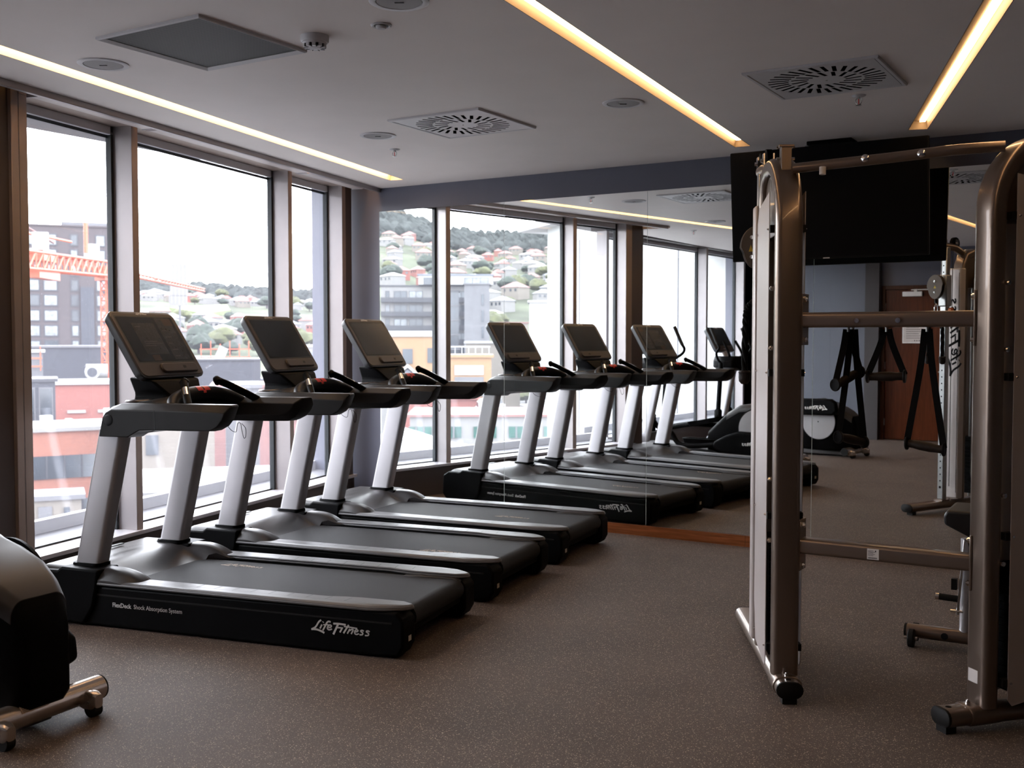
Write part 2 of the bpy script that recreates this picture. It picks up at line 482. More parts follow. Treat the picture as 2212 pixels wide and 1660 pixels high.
d = empty('door_1', (-3.0, YD, 0)); d['kind'] = 'structure'
def rel(T): return Matrix.Translation(-Vector(T))
R = rel((-3.0, YD, 0))
b = MB()
b.box(DX0, DX0+0.055, YD-0.12, YD+0.02, 0, DH, R); b.box(DX1-0.055, DX1, YD-0.12, YD+0.02, 0, DH, R); b.box(DX0+0.055, DX1-0.055, YD-0.12, YD+0.02, DH-0.055, DH, R)
b.build('door_frame', M['door_frame'], d, bevel=0.004)
b = MB(); b.box(DX0+0.058, DX1-0.058, YD-0.06, YD-0.012, 0.008, DH-0.06, R)
leaf = b.build('door_leaf', M['door_wood'], d, bevel=0.003)
b = MB()
for z in (0.25, 1.05, 1.88): b.cyl((DX0+0.058, YD+0.0, z-0.05), (DX0+0.058, YD+0.0, z+0.05), 0.008, 8, R)
b.build('hinge', M['steel'], leaf)
b = MB(); b.box(-3.18, -2.92, YD-0.012, YD+0.045, 2.02, 2.085, R); cl = b.build('door_closer', M['print_white'], d, bevel=0.006)
b = MB(); b.box(-3.07, -2.80, YD-0.0, YD+0.02, 2.105, 2.118, R); b.box(-3.03, -2.99, YD-0.0, YD+0.03, 2.08, 2.12, R); b.build('closer_arm', M['steel'], cl)
b = MB(); b.box(-2.60, -2.55, YD-0.012, YD-0.004, 0.86, 1.16, R); lp = b.build('lock_plate', M['steel'], d, bevel=0.002)
b = MB(); b.cyl((-2.575, YD-0.005, 0.97), (-2.575, YD+0.05, 0.97), 0.010, 10, R); b.cyl((-2.575, YD+0.05, 0.97), (-2.69, YD+0.05, 0.97), 0.009, 10, R)
b.build('door_handle', M['steel'], d)

# framed notice on the door
nd = empty('notice_frame', (-3.02, YD-0.012, 1.50))
tag(nd, 'white framed paper notice fixed to the timber exit door', 'notice')
b = MB(); b.box(-0.16, 0.16, 0, 0.012, -0.135, 0.135); b.build('frame', M['print_white'], nd, bevel=0.003)
b = MB(); b.box(-0.145, 0.145, 0.0122, 0.0128, -0.12, 0.12); pg = b.build('paper', mat('pinkish_paper', (0.62, 0.55, 0.52), 0.7), nd)
b = MB()
for i in range(6):
    b.box(-0.11, 0.06 + 0.02*(i % 3), 0.0129, 0.0131, 0.085-0.03*i, 0.091-0.03*i)
for i in range(4): b.box(0.0+0.03*i, 0.012+0.03*i, 0.0129, 0.0131, -0.105, -0.09)
b.build('printed_lines', M['charcoal'], nd)

# ---------------------------------------------------------------- mirrors and skirting under them
MX = [-5.647, -4.4165, -3.2045, -2.0046, -0.80, 0.40]
for i in range(5):
    b = MB(); b.box(MX[i]+0.0015, MX[i+1]-0.0015, YM-0.006, YM-0.0005, 0.078, 2.495)
    o = b.build('wall_mirror', [M['mirror']], smooth=20)
    tag(o, ['frameless wall mirror panel nearest the windows, right of the blue-grey wall strip',
            'frameless wall mirror panel behind the row of treadmills, second from the windows',
            'frameless wall mirror panel left of the hanging television, third from the windows',
            'frameless wall mirror panel behind the television and cable tower',
            'frameless wall mirror panel seen between and behind the right cable tower'][i], 'mirror', 'frameless mirror panels across the end wall')
b = MB()
for i in range(1, 5): b.box(MX[i]-0.0012, MX[i]+0.0012, YM-0.0066, YM-0.0004, 0.078, 2.495)
struct(b.build('trim_3', mat('mirror_edge', (0.45, 0.50, 0.48), 0.3), smooth=20))
b = MB(); b.box(-5.88, -2.455, YM-0.014, YM-0.0006, 0, 0.076); b.box(-2.453, XR, YM-0.014, YM-0.0006, 0, 0.076)
struct(b.build('baseboard_north', M['skirting']))

# ---------------------------------------------------------------- window wall
ZS, ZH = 0.27, 2.70                            # ledge and head height
MUL = [0.0, 0.913, 2.70, 3.56]                 # near edge of each mullion on the window line
def wbox(b, s0, s1, d0, d1, z0, z1): b.box(s0, s1, d0, d1, z0, z1, WT)
b = MB(); wbox(b, -0.02, S_END, 0.0, 0.20, 0.0, ZS-0.012); struct(b.build('wall_west_sill', M['column']))
b = MB(); wbox(b, -0.0, S_END, -0.03, 0.20, ZS-0.012, ZS+0.012); struct(b.build('trim_4', M['ledge'], bevel=0.002))
b = MB(); wbox(b, -0.0, S_END, -0.004, 0.15, ZH-0.0, ZH+0.16); struct(b.build('trim_5', M['brown_alu'], bevel=0.002))
b = MB(); wbox(b, -0.05, 0.0, -0.0, 0.20, 0.0, 2.86); struct(b.build('trim_6', M['brown_alu'], bevel=0.003))
mm = []
for i, s in enumerate(MUL):
    wdt = 0.058 if i < 3 else 0.062
    b = MB(); wbox(b, s-wdt/2 + (0.0 if i else 0.029), s+wdt/2 + (0 if i else 0.029), 0.0, 0.13, ZS, ZH)
    b.i = 1; wbox(b, s-0.026+(0 if i else 0.029), s+0.026+(0 if i else 0.029), -0.0012, 0.0, ZS, ZH)  # room face tinted brown, warm light put into its colour
    o = struct(b.build('trim_%d' % (7+i), [M['aluminium'], M['brown_alu']], bevel=0.0))
ends = [(0.058, 0.884), (0.942, 2.671), (2.729, 3.529)]
def pane(name, s0, s1, T, z0=ZS, z1=ZH, gd=0.155):
    e = bpy.data.objects.new(name, None); C.objects.link(e); e.matrix_world = T @ Matrix.Translation(((s0+s1)/2, gd, z0)); e['kind'] = 'structure'
    k = Matrix.Translation((-(s0+s1)/2, -gd, -z0))
    b = MB()
    for a in ((s0, s1, 0.13, gd, z1-0.05, z1),): b.box(*a, k)
    b.build('window_frame', M['white_frame'], e, bevel=0.003)
    b = MB()
    for a in ((s0, s0+0.022, 0.13, gd+0.012, z0, z1), (s1-0.022, s1, 0.13, gd+0.012, z0, z1), (s0, s1, gd, gd+0.012, z1-0.068, z1-0.05), (s0, s1, gd-0.004, gd+0.014, z0+0.0, z0+0.022)): b.box(*a, k)
    b.build('gasket', M['gasket'], e)
    b = MB(); b.box(s0+0.02, s1-0.02, gd+0.002, gd+0.010, z0+0.018, z1-0.06, k)
    b.build('window_pane', M['glass'], e, smooth=20)
    return e
b = MB(); wbox(b, -0.1, S_END+0.3, 0.175, 0.46, 0.18, ZS+0.014); struct(b.build('trim_20', M['outer_ledge']))
b = MB(); wbox(b, -0.1, S_END+0.3, 0.46, 0.52, 0.18, ZS+0.090); struct(b.build('trim_21', M['outer_rail'], bevel=0.004))
for i, (a, c) in enumerate(ends): pane('window_%d' % (i+1), a, c, WT)
# brown jamb and shadow gap in the corner, last return to the mirror wall
b = MB(); wbox(b, 3.592, 3.70, 0.0, 0.20, 0.0, 2.86); struct(b.build('trim_11', M['column'], bevel=0.003))
# brown column and the stepped-back windows behind the camera
b = MB(); b.box(-5.30, -5.09, 3.03, 3.385, 0, 2.86); struct(b.build('wall_west_column', M['column'], bevel=0.004))
A0, A1 = Vector((-5.56, 3.03, 0)), Vector((-5.36, -1.45, 0))
RD = (A0-A1).normalized(); RN = Vector((-RD.y, RD.x, 0)); 
RT = Matrix((RD, RN, Vector((0,0,1)))).transposed().to_4x4(); RT.translation = A1
RL = (A0-A1).length
b = MB(); b.box(0, RL, 0, 0.2, 0, ZS-0.012, RT); b.box(-0.2, RL, 0.0, 0.2, ZH-0.02, 2.86, RT); struct(b.build('wall_west_recess', M['column']))
b = MB(); b.box(0, RL, -0.03, 0.2, ZS-0.012, ZS+0.012, RT); struct(b.build('trim_12', M['ledge']))
rm = [0.27, 1.62, 4.44]
for i, s in enumerate(rm):
    b = MB(); b.box(s-0.03, s+0.03, 0, 0.13, ZS, ZH-0.02, RT); b.i = 1; b.box(s-0.026, s+0.026, -0.0012, 0, ZS, ZH-0.02, RT)  # same brown room face, warm light as colour
    struct(b.build('trim_%d' % (13+i), [M['aluminium'], M['brown_alu']]))
b = MB(); b.box(-0.1, RL-0.3, 0.175, 0.46, 0.18, ZS+0.014, RT); struct(b.build('trim_22', M['outer_ledge']))
b = MB(); b.box(-0.1, RL-0.3, 0.46, 0.52, 0.18, ZS+0.090, RT); struct(b.build('trim_23', M['outer_rail'], bevel=0.004))
for i, (a, c) in enumerate(((0.02, 0.24), (0.30, 1.59), (1.65, 4.41))): pane('window_%d' % (4+i), a, c, RT, z1=ZH-0.02)
b = MB(); b.box(-5.75, -5.30, YD-1.3, YD+0.09, 0, 2.86); struct(b.build('wall_west_end', M['navy']))
b = MB(); b.box(-5.7, XR, YD-1.3, YD-1.2, 0, 2.86); struct(b.build('wall_outer', M['dark_wall']))

# roller blind cassettes in the pocket above the windows
for i, (a, c) in enumerate(((0.0, 0.93), (0.95, 2.71), (2.73, 3.62))):
    e = bpy.data.objects.new('roller_blind', None); C.objects.link(e)
    e.matrix_world = WT @ Matrix.Translation(((a+c)/2, -0.10, 2.68))
    h = (c-a)/2 - 0.012
    b = MB(); b.prism([(-0.045,0.0),(0.045,0.0),(0.05,0.02),(0.05,0.085),(-0.05,0.085),(-0.05,0.02)], -h, h, 'x')
    b.build('cassette', mat('blind_cassette_%d' % i, (0.50, 0.45, 0.44), 0.45), e, bevel=0.006)
    for u_ in (-h-0.008, h):
        b = MB(); b.box(u_, u_+0.008, -0.05, 0.05, -0.004, 0.09); b.build('end_cap', M['ledge'], e, bevel=0.002)
    tag(e, ['closed roller blind cassette above the left window pane', 'long closed roller blind cassette above the wide middle window pane', 'closed roller blind cassette above the narrow window pane by the mirror wall'][i], 'blind', 'roller blinds over the windows')

# ---------------------------------------------------------------- linear ceiling lights
led = emit('warm_led', (1.0, 0.62, 0.30), 15.0)
chan = mat('channel_toned_down', (0.26, 0.20, 0.14), 0.5, var=0.02)  # white channel darkened and warmed so the glow in it stays orange
chan0 = mat('channel_brightened', (0.78, 0.68, 0.54), 0.5, var=0.02)  # same channel made paler so the window strip's glow looks brighter
for i, (p, q, wd) in enumerate(STR):
    p, q = Vector(p), Vector(q); d_ = (q-p); L_ = d_.length; d_.normalize()
    e = empty('linear_ceiling_light', (*((p+q)/2).xy, ZC), math.atan2(d_.y, d_.x))
    h = L_/2; t = wd/2; D = 0.055
    b = MB()
    b.prism([(-t, 0), (-t+0.004, 0), (-t+0.010, D-0.006), (t-0.010, D-0.006), (t-0.004, 0), (t, 0), (t, D), (-t, D)], -h, h, 'x')
    b.box(-h, -h+0.006, -t, t, 0, D); b.box(h-0.006, h, -t, t, 0, D)
    b.build('channel', chan0 if i == 0 else chan, e, smooth=30)
    off = -0.022 if i == 1 else 0.022
    if i == 0:
        b = MB(); b.box(-h+0.05, h-0.05, -t+0.012, t-0.030, D-0.014, D-0.007)
    else:
        b = MB(); b.box(-h+0.03, h-0.03, off-0.016, off+0.016, D-0.016, D-0.007)
    b.build('led_diffuser', led, e)
    tag(e, ['warm recessed strip light running beside the windows', 'warm recessed strip light along the middle of the ceiling, ending above the television', 'warm recessed strip light at the right, ending above the cable towers'][i], 'ceiling light', 'recessed strip lights')
# warm strip hidden in the blind pocket
e = bpy.data.objects.new('pocket_strip_light', None); C.objects.link(e); e.matrix_world = WT @ Matrix.Translation((1.8, -0.19, 2.835))
b = MB(); b.box(-1.78, 1.80, -0.012, 0.012, 0.0, 0.02); b.build('housing', M['white_frame'], e)
b = MB(); b.box(-1.77, 1.79, -0.009, 0.009, -0.006, 0.0); b.build('led_diffuser', emit('warm_pocket_led', WARM, 60.0), e)
tag(e, 'slim warm strip light hidden above the roller blinds', 'ceiling light')

# ---------------------------------------------------------------- ceiling fittings
def speaker_(x, y, label):
    e = empty('ceiling_speaker', (x, y, ZC))
    b = MB(); b.lathe([(0.0,0.0),(0.112,0.0),(0.112,-0.004),(0.106,-0.007),(0.088,-0.006),(0.086,-0.001),(0,-0.001)], 48)
    b.build('bezel', M['print_white_dim'], e, smooth=50)
    b = MB(); b.lathe([(0,-0.002),(0.086,-0.002),(0.084,-0.005),(0,-0.0065)], 48); g = b.build('grille', M['mesh_grille'], e)
    b = MB(); b.box(-0.017, 0.017, -0.004, 0.004, -0.0085, -0.006, Matrix.Rotation(0.5, 4, 'Z')); b.build('badge', M['charcoal'], e)
    return tag(e, label, 'speaker', 'round ceiling speakers')
M['print_white_dim'] = mat('white_fitting', (0.56, 0.55, 0.57), 0.45, var=0.02)
def grille_mat(name, c0, c1, scale, sq=False):
    m, nt, bs = newmat(name); L = nt.links
    tc = nt.nodes.new('ShaderNodeTexCoord'); v = nt.nodes.new('ShaderNodeTexVoronoi')
    v.inputs['Scale'].default_value = scale; v.inputs['Randomness'].default_value = 0.0
    if sq:
        mp = nt.nodes.new('ShaderNodeMapping'); mp.inputs['Rotation'].default_value = (0, 0, PI/4); L.new(tc.outputs['Object'], mp.inputs['Vector']); L.new(mp.outputs['Vector'], v.inputs['Vector'])
    else: L.new(tc.outputs['Object'], v.inputs['Vector'])
    v.voronoi_dimensions = '2D'
    r = nt.nodes.new('ShaderNodeValToRGB'); r.color_ramp.elements[0].position = 0.33; r.color_ramp.elements[1].position = 0.43
    r.color_ramp.elements[0].color = c0+(1,); r.color_ramp.elements[1].color = c1+(1,)
    L.new(v.outputs['Distance'], r.inputs['Fac']); L.new(r.outputs['Color'], bs.inputs['Base Color']); bs.inputs['Roughness'].default_value = 0.5; bs.inputs['Specular IOR Level'].default_value = 0.12
    return m
M['mesh_grille'] = grille_mat('perforated_speaker_mesh', (0.22,0.21,0.21), (0.44,0.43,0.44), 300)
speaker_(-4.161, 3.231, 'round white ceiling speaker beside the left strip light, left of the square mesh grille')
speaker_(-4.178, 5.24, 'round white ceiling speaker left of the pale swirl diffuser')
speaker_(-2.454, 3.207, 'round white ceiling speaker cut by the top edge of the photo')
speaker_(-2.492, 5.20, 'round white ceiling speaker between the swirl diffuser and the middle strip light')

e = empty('return_air_grille', (-3.513, 3.233, ZC))
h = 0.305
b = MB()
fr = [(h,-h),(h,h),(-h,h),(-h,-h)]; inn = h-0.028
prof = [(h,0.0),(h,-0.010),(h-0.006,-0.014),(inn,-0.006),(inn,0.0)]
rings = []
for sx, sy in ((1,-1),(1,1),(-1,1),(-1,-1)): rings.append([(sx*p[0], sy*p[0], p[1]) for p in prof])
b.loft(rings, closed=True, cap=False); b.build('frame', M['print_white_dim'], e, smooth=20)
b = MB(); b.box(-inn, inn, -inn, inn, -0.004, -0.001); b.build('mesh_panel', grille_mat('eggcrate_mesh', (0.008,0.008,0.008), (0.05,0.047,0.044), 58), e)
tag(e, 'square return air grille with dark woven mesh in the ceiling', 'vent')

M['duct_shade'] = mat('duct_shade_black', (0.003, 0.003, 0.003), 0.9, spec=0.0)  # duct shade painted black on a shallow sheet behind the diffuser slots
def diffuser(x, y, label):
    e = empty('swirl_diffuser', (x, y, ZC))
    h = 0.312; N = 32; slots = []
    def slot(a, r0, r1, w_, off):
        ca, sa = math.cos(a), math.sin(a); px, py = -sa, ca
        p = []
        for r_, s_ in ((r0,-1),(r1,-1),(r1,1),(r0,1)):
            o_ = off + s_*w_/2
            p.append((r_*ca + o_*px, r_*sa + o_*py))
        return p
    for k in range(N): slots.append(slot(2*PI*k/N, 0.168, 0.268, 0.0195, 0.050))
    for k in range(N//2): slots.append(slot(2*PI*(k+0.5)/(N//2), 0.078, 0.160, 0.0185, 0.040))
    sq = [(h,-h),(h,h),(-h,h),(-h,-h)]; ins = [(h-0.02,-h+0.02),(h-0.02,h-0.02),(-h+0.02,h-0.02),(-h+0.02,-h+0.02)]
    b = MB(); i_ = h-0.022
    prof = [(h,0.0),(h,-0.008),(h-0.004,-0.012),(i_+0.004,-0.012),(i_,-0.0085),(i_,0.0)]
    b.loft([[(sx*p[0], sy*p[0], p[1]) for p in prof] for sx, sy in ((1,-1),(1,1),(-1,1),(-1,-1))], closed=True, cap=False)
    b.build('frame', M['print_white_dim'], e, smooth=20)
    b = MB(); s2 = [(i_-0.001,-i_+0.001),(i_-0.001,i_-0.001),(-i_+0.001,i_-0.001),(-i_+0.001,-i_+0.001)]
    b.poly(s2, slots, z=-0.010); b.poly(s2, slots, z=-0.0092)
    for q in slots:
        for k in range(4):
            p_, r_ = q[k], q[(k+1)%4]; b.add([(*p_,-0.010),(*r_,-0.010),(*r_,-0.0092),(*p_,-0.0092)], [(0,1,2,3)])
    fp = b.build('slotted_plate', M['print_white_dim'], e, smooth=20, fix=False)
    b = MB(); b.box(-i_+0.002, i_-0.002, -i_+0.002, i_-0.002, -0.0088, -0.0004); b.build('slot_shade_sheet', M['duct_shade'], e)
    b = MB(); b.lathe([(0,-0.0098),(0.007,-0.0098),(0.005,-0.013),(0,-0.014)], 12); b.build('centre_screw', M['steel'], e)
    return tag(e, label, 'vent', 'square swirl diffusers')
diffuser(-3.523, 5.205, 'pale square ceiling diffuser with radial swirl slots, near the mirror wall')
diffuser(-1.427, 5.22, 'shadowed square ceiling diffuser with radial swirl slots, between two strip lights')

def sprinkler(x, y, label):
    e = empty('sprinkler_head', (x, y, ZC))
    b = MB(); b.lathe([(0,0),(0.036,0),(0.036,-0.002),(0.030,-0.006),(0.012,-0.009),(0.0,-0.009)], 24); b.build('rosette', M['print_white_dim'], e)
    b = MB(); b.lathe([(0,-0.009),(0.009,-0.009),(0.009,-0.018),(0,-0.018)], 12)
    for s_ in (-1, 1): b.tube(smooth_path([(s_*0.009,0,-0.014),(s_*0.016,0,-0.024),(s_*0.014,0,-0.038),(s_*0.003,0,-0.048)], 4), 0.002, 8)
    b.lathe([(0,-0.048),(0.014,-0.048),(0.014,-0.0495),(0,-0.0495)], 16)
    b.build('head_frame', M['steel'], e)
    b = MB(); b.cyl((0,0,-0.018), (0,0,-0.046), 0.0025, 8); b.build('glass_bulb', M['red'], e)
    return tag(e, label, 'sprinkler', 'fire sprinkler heads')
sprinkler(-4.39, 5.68, 'small sprinkler head on the ceiling near the left strip light and mirror wall')
sprinkler(-1.384, 5.675, 'small sprinkler head below the right swirl diffuser')
sprinkler(-4.72, 2.447, 'small sprinkler head seen in the mirror, above the recessed windows')

e = empty('smoke_detector', (-3.034, 3.393, ZC))
b = MB(); b.lathe([(0,0),(0.058,0),(0.058,-0.022),(0.054,-0.028),(0,-0.028)], 32); b.build('base', M['print_white_dim'], e)
b = MB(); b.lathe([(0,-0.028),(0.050,-0.028),(0.046,-0.036),(0.030,-0.036),(0.026,-0.050),(0,-0.053)], 32); b.build('head', M['print_white_dim'], e)
b = MB()
for k in range(10):
    b.box(0.028, 0.046, -0.0015, 0.0015, -0.050, -0.030, Matrix.Rotation(2*PI*k/10, 4, 'Z'))
b.lathe([(0.0,-0.0365),(0.040,-0.0365),(0.040,-0.043),(0,-0.043)], 24); 
b.build('vent_slots', M['charcoal'], e)
b = MB(); 
for k in range(10): b.box(0.022, 0.046, -0.0075, 0.0075, -0.049, -0.035, Matrix.Rotation(2*PI*(k+0.5)/10, 4, 'Z'))
b.build('ribs', M['print_white_dim'], e)
tag(e, 'white dome smoke detector at the corner of the mesh grille', 'smoke detector')
e = empty('recessed_sounder', (-2.702, 3.413, ZC))
b = MB(); b.lathe([(0,0),(0.042,0),(0.042,-0.003),(0.036,-0.007),(0.030,-0.004),(0,-0.004)], 32); b.build('bezel', M['print_white_dim'], e)
b = MB(); b.lathe([(0,-0.004),(0.022,-0.004),(0.022,-0.010),(0.017,-0.016),(0,-0.018)], 24); b.build('centre', M['print_white_dim'], e)
b = MB(); b.lathe([(0.022,-0.0042),(0.0295,-0.0042),(0.0295,-0.0046),(0.022,-0.0046)], 32); b.build('shadow_ring', M['charcoal'], e)
tag(e, 'small round ceiling fitting with rings right of the smoke detector', 'ceiling fitting')
# ---------------------------------------------------------------- treadmills
def make_treadmill():
    t = empty('treadmill')
    # lower body: both side skirts, front box and rear end
    b = MB()
    b.prism([(-1.10,0.03),(-1.02,0.008),(0.80,0.008),(0.93,0.014),(0.955,0.06),(0.955,0.175),(0.92,0.213),(-1.10,0.205)], -0.43, -0.30)
    b.prism([(-1.10,0.03),(-1.02,0.008),(0.80,0.008),(0.93,0.014),(0.955,0.06),(0.955,0.175),(0.92,0.213),(-1.10,0.205)], 0.30, 0.43)
    b.prism([(-1.05,0.03),(0.80,0.05),(0.93,0.09),(0.94,0.16),(0.91,0.19),(-1.05,0.19)], -0.30, 0.30)
    b.build('base_frame', M['black'], t, bevel=0.012, seg=3)
    # thin highlight ledge along each skirt
    b = MB()
    for s in (-1, 1):
        b.box(-0.76, 0.90, min(s*0.43, s*0.4335), max(s*0.43, s*0.4335), 0.160, 0.168)
    b.build('skirt_moulding', M['charcoal'], t)
    # belt with its rear roll
    b = MB()
    pr = [(-0.66,0.192),(-0.66,0.213),(-0.2,0.213),(0.90,0.213)] + [(0.905+0.05*math.sin(a), 0.163+0.05*math.cos(a)) for a in [PI*k/8 for k in range(0,9)]] + [(0.86,0.113),(0.86,0.192)]
    b.prism(pr, -0.285, 0.285); bl = b.build('running_belt', M['belt'], t, smooth=50)
    bl_logo = logo('belt_logo', 0.26, M['print_tan'], bl, frame((0, 0, 0.2142), (1,0,0), (0,1,0)), 0.0)
    bl_logo.location = (-0.42, 0.17, 0)
    # side rails: plan outline with a wider rear pad, chamfered top
    for s in (-1, 1):
        inner = [(-0.58,0.326),(0.52,0.326),(0.60,0.308),(0.68,0.298),(0.90,0.298),(0.935,0.312)]
        outer = [(0.965,0.330),(0.962,0.355),(0.93,0.392),(0.86,0.425),(0.78,0.440),(0.60,0.442),(-0.78,0.442),(-0.78,0.36)]
        o_ = inner + outer
        b = MB(); b.loft([[(x, s*y, 0.2135) for x, y in o_], [(x, s*y, 0.226) for x, y in o_]])
        sh = [(x - (0.012 if x > 0.9 else 0), s*(y - (0.014 if y > 0.38 else 0))) for x, y in o_]
        b.loft([[(x, s*y, 0.226) for x, y in o_], [(*p, 0.236) for p in sh]])
        r = b.build('side_rail', M['rail_silver'], t, bevel=0.004, smooth=35)
        b = MB()
        for k in range(9):
            x = -0.16 + 0.1005*k
            b.add([(x, s*0.329, 0.2366), (x+0.0045, s*0.329, 0.2366), (x-0.004, s*0.388, 0.2366), (x-0.0085, s*0.388, 0.2366)], [(0,1,2,3)])
        b.add([(-0.58, s*0.3895, 0.2366), (-0.58, s*0.3875, 0.2366), (0.80, s*0.3875, 0.2366), (0.80, s*0.3895, 0.2366)], [(0,1,2,3)])
        P = [(0.80,0.3885),(0.86,0.384),(0.90,0.368),(0.93,0.342)]
        for a, c in zip(P, P[1:]): b.add([(a[0], s*a[1], 0.2366), (c[0], s*c[1], 0.2366), (c[0]+0.001, s*(c[1]+0.002), 0.2366), (a[0]+0.001, s*(a[1]+0.002), 0.2366)], [(0,1,2,3)])
        b.build('grip_line', M['gasket'], r, fix=False)
        b = MB(); b.prism([(0.62,0.214),(0.70,0.220),(0.90,0.220),(0.93,0.205),(0.93,0.196),(0.62,0.20)], s*0.268 if s < 0 else 0.268, s*0.318 if s < 0 else 0.318); b.build('belt_guard', M['graphite'], t, bevel=0.005)
    # motor cover: moulded height field with a scooped rear
    def hh(x, y):
        ay = abs(y)
        nose = min(1, max(0, (x+1.16)/0.10)); nose = math.sin(nose*PI/2)
        base = 0.205 + 0.083*nose
        sm = lambda v: v*v*(3-2*v)
        # scoop between the flanks
        kx = sm(min(1, max(0, (x+0.83)/0.26))); ky = 1 - sm(min(1, max(0, (ay-0.245)/0.085)))
        sc_ = 0.083*kx*ky
        tail = max(0, (x+0.66)/0.24); drop = 0.105*min(1, tail)**2.2 * (1-ky)
        side = max(0, (ay-0.375)/0.065); rnd = 0.05*min(1, side)**2
        v_ = base - sc_ - drop - rnd
        return max(v_, 0.222) if ay > 0.30 else v_
    b = MB(); nx, ny = 46, 56; g = []
    for i in range(nx+1):
        row = []
        for j in range(ny+1):
            y = -0.44 + 0.88*j/ny; ay = abs(y)
            xr = -0.60 + 0.0*ay
            if ay < 0.29: xr = -0.575 - 0.055*(1 - (ay/0.29)**2)*0 - 0.03*math.cos(ay/0.29*PI/2)
            else: xr = -0.575 + 0.155*min(1, (ay-0.29)/0.035)
            xl = -1.165 + 0.05*(ay/0.44)**4
            x = xl + (xr-xl)*i/nx
            row.append((x, y, hh(x, y)))
        g.append(row)
    vs = [p for r in g for p in r]; fs = []
    w_ = ny+1
    for i in range(nx):
        for j in range(ny): fs.append((i*w_+j, i*w_+j+1, (i+1)*w_+j+1, (i+1)*w_+j))
    b.add(vs, fs)
    # skirts down from the rim
    rim = [(0, j) for j in range(ny+1)] + [(i, ny) for i in range(1, nx+1)] + [(nx, j) for j in range(ny-1, -1, -1)] + [(i, 0) for i in range(nx-1, 0, -1)]
    k0 = len(b.v); n_ = len(rim)
    top = [g[i][j] for i, j in rim]; bot = [(p[0], p[1], (0.214 if abs(p[1]) > 0.29 and p[0] > -0.75 else 0.19) if p[0] > -1.0 else 0.17) for p in top]
    b.add(top+bot, [(k, (k+1)%n_, n_+(k+1)%n_, n_+k) for k in range(n_)])
    hood = b.build('motor_cover', M['graphite'], t, smooth=38)
    T = frame((-0.90, -0.13, 0.302), (0,1,0), (-1,0,0)); logo('cover_logo', 0.27, M['charcoal'], hood, T, 0.0)
    b = MB(); b.box(-1.045, -1.02, -0.13, 0.13, 0.296, 0.3015); b.build('vent_slot', M['gasket'], hood)
    # front belly below the cover
    b = MB(); b.prism([(-1.165,0.19),(-1.165,0.07),(-1.13,0.035),(-1.0,0.03),(-0.95,0.205),(-1.12,0.215)], -0.425, 0.425); b.build('front_cover', M['black'], t, bevel=0.02, seg=3)
    # posts with collars
    for s in (-1, 1):
        y0, y1 = (0.285, 0.375)
        def sec(cx, z, gx=0.0, gy=0.0):
            return [(cx+p[0], s*((y0+y1)/2)+p[1], z) for p in rrect(0.150+gx, y1-y0+gy, 0.022+min(gx,gy)/2, 4)]
        b = MB(); b.loft([sec(-0.858, 0.20), sec(-0.676, 0.985)]); b.build('upright_post', M['post_silver'], t, smooth=30)
        b = MB(); b.loft([sec(-0.905, 0.06, 0.10, 0.10), sec(-0.90, 0.17, 0.075, 0.10), sec(-0.855, 0.21, 0.03, 0.045), sec(-0.840, 0.304, 0.022, 0.022)]); b.build('post_collar', M['black'], t, smooth=40)
        # shallow side cuff of the skirt under the collar
        b = MB(); b.prism([(-1.160,0.07),(-1.12,0.03),(-0.80,0.010),(-0.74,0.10),(-0.715,0.205),(-0.705,0.288),(-0.93,0.292),(-0.96,0.272),(-1.09,0.270),(-1.15,0.235)], s*0.285 if s>0 else -0.447, 0.447 if s>0 else -0.285); b.build('side_cover', M['black'], t, bevel=0.012, seg=3)
        # handrail arm
        lay = {}
        pA = [(-0.712,0.952),(-0.690,1.045),(-0.672,1.070),(-0.640,1.086),(-0.50,1.087),(-0.20,1.087),(0.012,1.085),(0.020,1.080),(0.006,1.050),(-0.022,1.018),(-0.063,0.998),(-0.20,0.995),(-0.39,0.993),(-0.470,0.990),(-0.50,0.975),(-0.540,0.953)]
        pB = [(-0.712,0.952),(-0.690,1.060),(-0.660,1.100),(-0.600,1.117),(-0.45,1.119),(-0.20,1.120),(0.030,1.121),(0.036,1.112),(0.010,1.050),(-0.020,1.016),(-0.063,0.994),(-0.20,0.990),(-0.39,0.988),(-0.470,0.985),(-0.50,0.972),(-0.540,0.950)]
        ys = [0.413, 0.372, 0.30, 0.262]
        rings = [[(x, s*ys[0], z) for x, z in pA], [(x, s*ys[1], z) for x, z in pB], [(x*0.97-0.01, s*ys[2], z) for x, z in pB], [(x*0.9-0.045, s*ys[3], z*0.5+0.53 ) for x, z in pB]]
        b = MB(); b.loft(rings); arm = b.build('handrail', [M['charcoal']], t, bevel=0.004, smooth=35)
        b = MB(); b.lathe([(0.0,0),(0.026,0),(0.028,0.002),(0.024,0.0035),(0,0.003)], 24, frame((-0.655,s*0.4125,1.035),(1,0,0),(0,0,1)) if s<0 else frame((-0.655,s*0.4125,1.035),(-1,0,0),(0,0,1)))
        b.build('round_badge', M['black_gloss'], arm)
        b = MB(); b.box(-0.379, -0.377, s*0.4135 - 0.0006, s*0.4135 + 0.0006, 0.995, 1.086); b.build('seam', M['gasket'], arm)
        # ergo handle leaning forward and inward
        P = [(-0.235, s*0.330, 1.085), (-0.300, s*0.262, 1.138), (-0.365, s*0.190, 1.188), (-0.395, s*0.155, 1.208), (-0.408, s*0.142, 1.217)]
        b = MB(); b.tube(smooth_path(P, 5), [0.0195]*21, 16); hd = b.build('hand_grip', M['black'], t, smooth=60)
